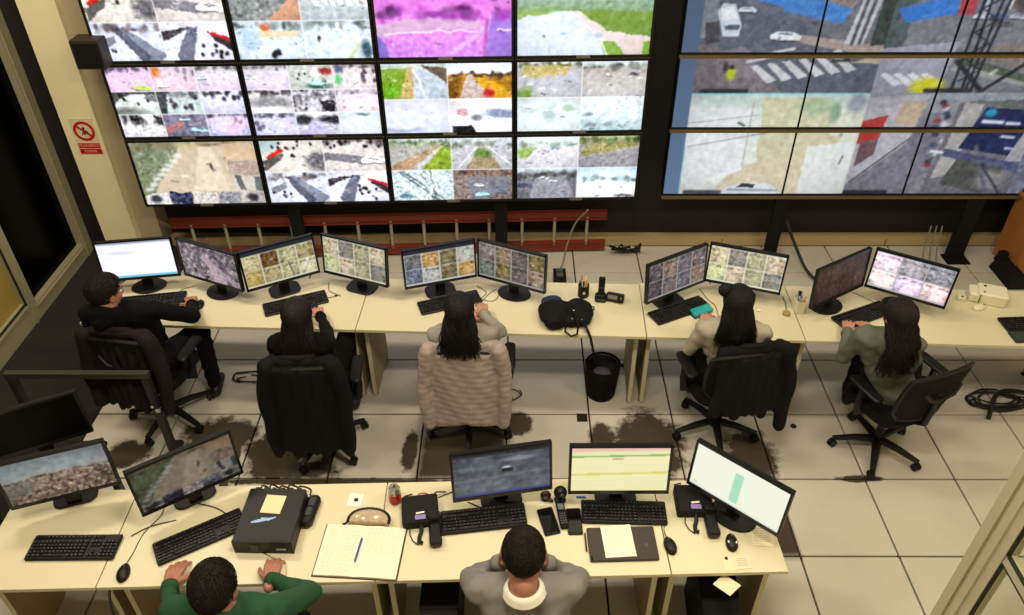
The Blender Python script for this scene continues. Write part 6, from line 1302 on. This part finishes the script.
for (pts, lb) in (([(-.42, 2.73, DZ+.004), (-.34, 2.77, DZ+.004), (-.25, 2.79, DZ+.004)], 'black cable running from left desk phone towards the blue-grey monitor'), ([(-.26, 2.70, DZ+.004), (-.18, 2.66, DZ+.004), (-.13, 2.65, DZ+.004)], 'thin cable behind the keyboard of the blue-grey monitor'),
                ([(-1.50, 2.60, DZ+.004), (-1.6, 2.66, DZ+.004), (-1.75, 2.70, DZ+.004)], 'thin dark cable between street monitor and computer case'), ([(-1.98, 2.48, DZ+.004), (-1.90, 2.54, DZ+.004), (-1.78, 2.58, DZ+.004)], 'thin cable from far left keyboard')):
    o = MB(); o.ctube(pts, .003, 6); tag(o.build('cable', cable_black, smooth=True), lb, 'cable', 'thin desk cables')
# webcam, headset, phones between the two middle monitors
t = thing('desk_webcam', 'dark brown ball-shaped gadget on stand left of the round black one', 'webcam', (.155, 2.725, DZ)); b = MB(); b.ell((0, 0, .03), (.030, .024, .026), 16, 10); b.cap((.012, -.012, .012), (.030, -.02, .010), .012, .010, 8); b.build('ball', mat('brown_black', (.14, .10, .07), .4), t, smooth='all'); b = MB(); b.lathe([(.022, 0), (.024, .004), (.01, .012)], 16); b.build('foot', black, t); b = MB(); b.ell((.0, -.022, .034), (.010, .005, .010), 10, 6); b.build('lens', mat('lens_amber', (.45, .30, .18), .3), t, smooth='all')
t = thing('stand_camera', 'round black camera on a stand between dark and yellow monitors', 'camera', (.232, 2.715, DZ)); b = MB(); b.ell((0, 0, .065), (.036, .036, .036), 18, 12); b.build('head', black, t, smooth='all'); b = MB(); b.lathe([(.032, 0), (.032, .006), (.010, .012), (.010, .035)], 18); b.build('stand', black, t, smooth=True); b = MB(); b.ell((.006, -.030, .075), (.014, .008, .013), 12, 8); b.build('lens', mat('lens_grey', (.28, .26, .25), .25), t, smooth='all')
def slab_phone(x, y, deg, label, w_=.072, h_=.15):
    t = thing('mobile_phone', label, 'phone', (x, y, DZ), R(deg), 'mobile phones'); b = MB(); b.rbox(0, 0, .005, w_, h_, .010, r=.009, n=4, e=.002); b.build('body', black, t, smooth=True); b = MB(); b.box(0, 0, .0103, w_-.008, h_-.02, .0006); b.build('screen', mat('phone_glass', (.05, .05, .055), .12), t); return t
slab_phone(.166, 2.575, 14, 'larger black phone lying left of the small keypad phone', .085, .17); slab_phone(.300, 2.575, 2, 'black phone lying right of the small keypad phone', .078, .165)
t = thing('keypad_phone', 'small grey keypad handset lying between two black phones', 'phone', (.238, 2.605, DZ), R(8)); b = MB(); b.rbox(0, 0, .018, .044, .16, .018, r=.01, n=3, M=rotm(R(5))); b.build('body', blackm, t, smooth=True); b = MB(); [b.box(-.012+.012*i, -.055+.014*j, .0265+.0012*j, .008, .008, .003) for i in range(3) for j in range(5)]; b.build('buttons', keymark, t); b = MB(); b.box(0, .045, .0325, .03, .035, .002, rotm(R(5))); b.build('display', mat('lcd_grey', (.32, .36, .34), .3), t)
# brown folder with a written sheet
t = thing('folder', 'dark brown folder with handwritten sheet below the yellow monitor', 'folder', (.535, 2.435, DZ), R(2))
b = MB(); b.rbox(0, 0, .008, .345, .20, .016, r=.008, e=.003); b.build('cover', mat('folder_brown', (.17, .135, .11), .55, bump=.2, bscale=120), t); b = MB(); b.box(-.02, .012, .0175, .155, .19, .002, rotm(0, 0, R(2))); s_ = b.build('sheet', mat('sheet_white', (.90, .87, .76), .8), t)
b = MB(); rg = random.Random(3)
for r_ in range(9): b.box(-.03+rg.uniform(-.01, .01), .085-.012*r_, .0188, rg.uniform(.07, .12), .002, .0004, rotm(0, 0, R(5)))
o = b.build('handwriting', inkm, s_); b = MB(); b.cyl((-.185, -.04, .010), (-.183, .07, .010), .004, n=8); b.build('pen', black, t, smooth=True); b = MB(); b.box(-.165, -.085, .012, .012, .02, .008); b.build('teal_bookmark', mat('teal_plastic', (.05, .60, .60), .4), t); b = MB(); b.ell((.12, -.015, .0165), (.010, .012, .0008), 10, 6); b.build('emboss', mat('emboss_grey', (.28, .24, .2), .5), t)
o = MB(); o.rbox(0, 0, .004, .05, .012, .008, r=.003); tag(o.build('blue_clip', mat('clip_blue', (.25, .4, .7), .4), loc=(.345, 2.735, DZ)), 'tiny blue clip under the left corner of yellow monitor', 'clip')
# notes
pn = mat('note_paper', (.84, .80, .66), .8)
t = thing('paper_note', 'cream printed note under the tilted white monitor', 'note', (1.255, 2.49, DZ), R(-4)); b = MB(); b.box(0, 0, .001, .11, .125, .0016); b.build('sheet', pn, t); b = MB(); [b.box(0, .045-.011*k, .0021, .085, .004, .0004) for k in range(8)]; b.build('print', mat('print_dim', (.66, .64, .54), .8), t)
t = thing('paper_note', 'pale curled label lying near the front edge of the right desk', 'note', (1.09, 2.325, DZ), R(3)); b = MB(); b.box(-.035, 0, .001, .06, .075, .0016); b.box(.03, .004, .0016, .075, .07, .0016); b.build('sheet', pn, t); b = MB(); [b.box(.03, .028-.01*k, .0028, .055, .003, .0004) for k in range(5)]; b.build('print', mat('print_dim', (.66, .64, .54), .8), t)
o = MB(); o.cyl((0, 0, 0), (0, 0, .006), .008, n=10); tag(o.build('desk_pin', black, loc=(1.045, 2.355, DZ)), 'tiny black pin on the right front desk below the banded mouse', 'pin')
t = thing('paper_sheet', 'white sheet sticking out under the front edge of right desk', 'paper', (1.03, 2.235, .70)); b = MB(); b.box(0, 0, 0, .09, .10, .002, rotm(R(-8), R(3), R(42))); b.build('sheet', mat('note_paper', (.84, .80, .66), .8), t)
# computer tower and drawer unit under the right front desk
t = thing('computer_tower', 'black computer tower standing under the right front desk', 'computer', (1.06, 2.42, 0), R(-4)); b = MB(); b.rbox(0, 0, .24, .20, .44, .44, r=.01, n=2); b.build('case', blackm, t); b = MB(); b.box(0, -.226, .24, .19, .012, .42); f = b.build('front_panel', black, t); b = MB(); b.box(.0, -.234, .38, .14, .004, .03); b.box(0, -.234, .30, .14, .004, .02); b.build('drive_slot', mat('bay_brown', (.18, .14, .11), .5), f); b = MB(); b.cyl((0, -.234, .18), (0, -.238, .18), .012, n=12); b.build('power_button', mat('badge_silver', (.65, .65, .65), .3, .5), f)
o = MB(); o.ctube([(-2.0, 2.23, .70), (-2.04, 2.22, .55), (-2.06, 2.2, .3), (-2.08, 2.2, .02)], .007, 6); tag(o.build('cable', cable_black, smooth=True), 'black cable hanging below the left front desks', 'cable')
t = thing('computer_tower', 'black computer tower in the dark under the desk with the two middle monitors', 'computer', (-.40, 2.47, 0)); b = MB(); b.rbox(0, 0, .24, .20, .44, .44, r=.01, n=2); b.build('case', blackm, t); b = MB(); b.box(0, -.226, .24, .19, .012, .42); f = b.build('front_panel', black, t); b = MB(); b.ell((0, -.234, .40), (.02, .003, .012), 12, 6); b.build('power_button', mat('badge_silver', (.65, .65, .65), .3, .5), f)
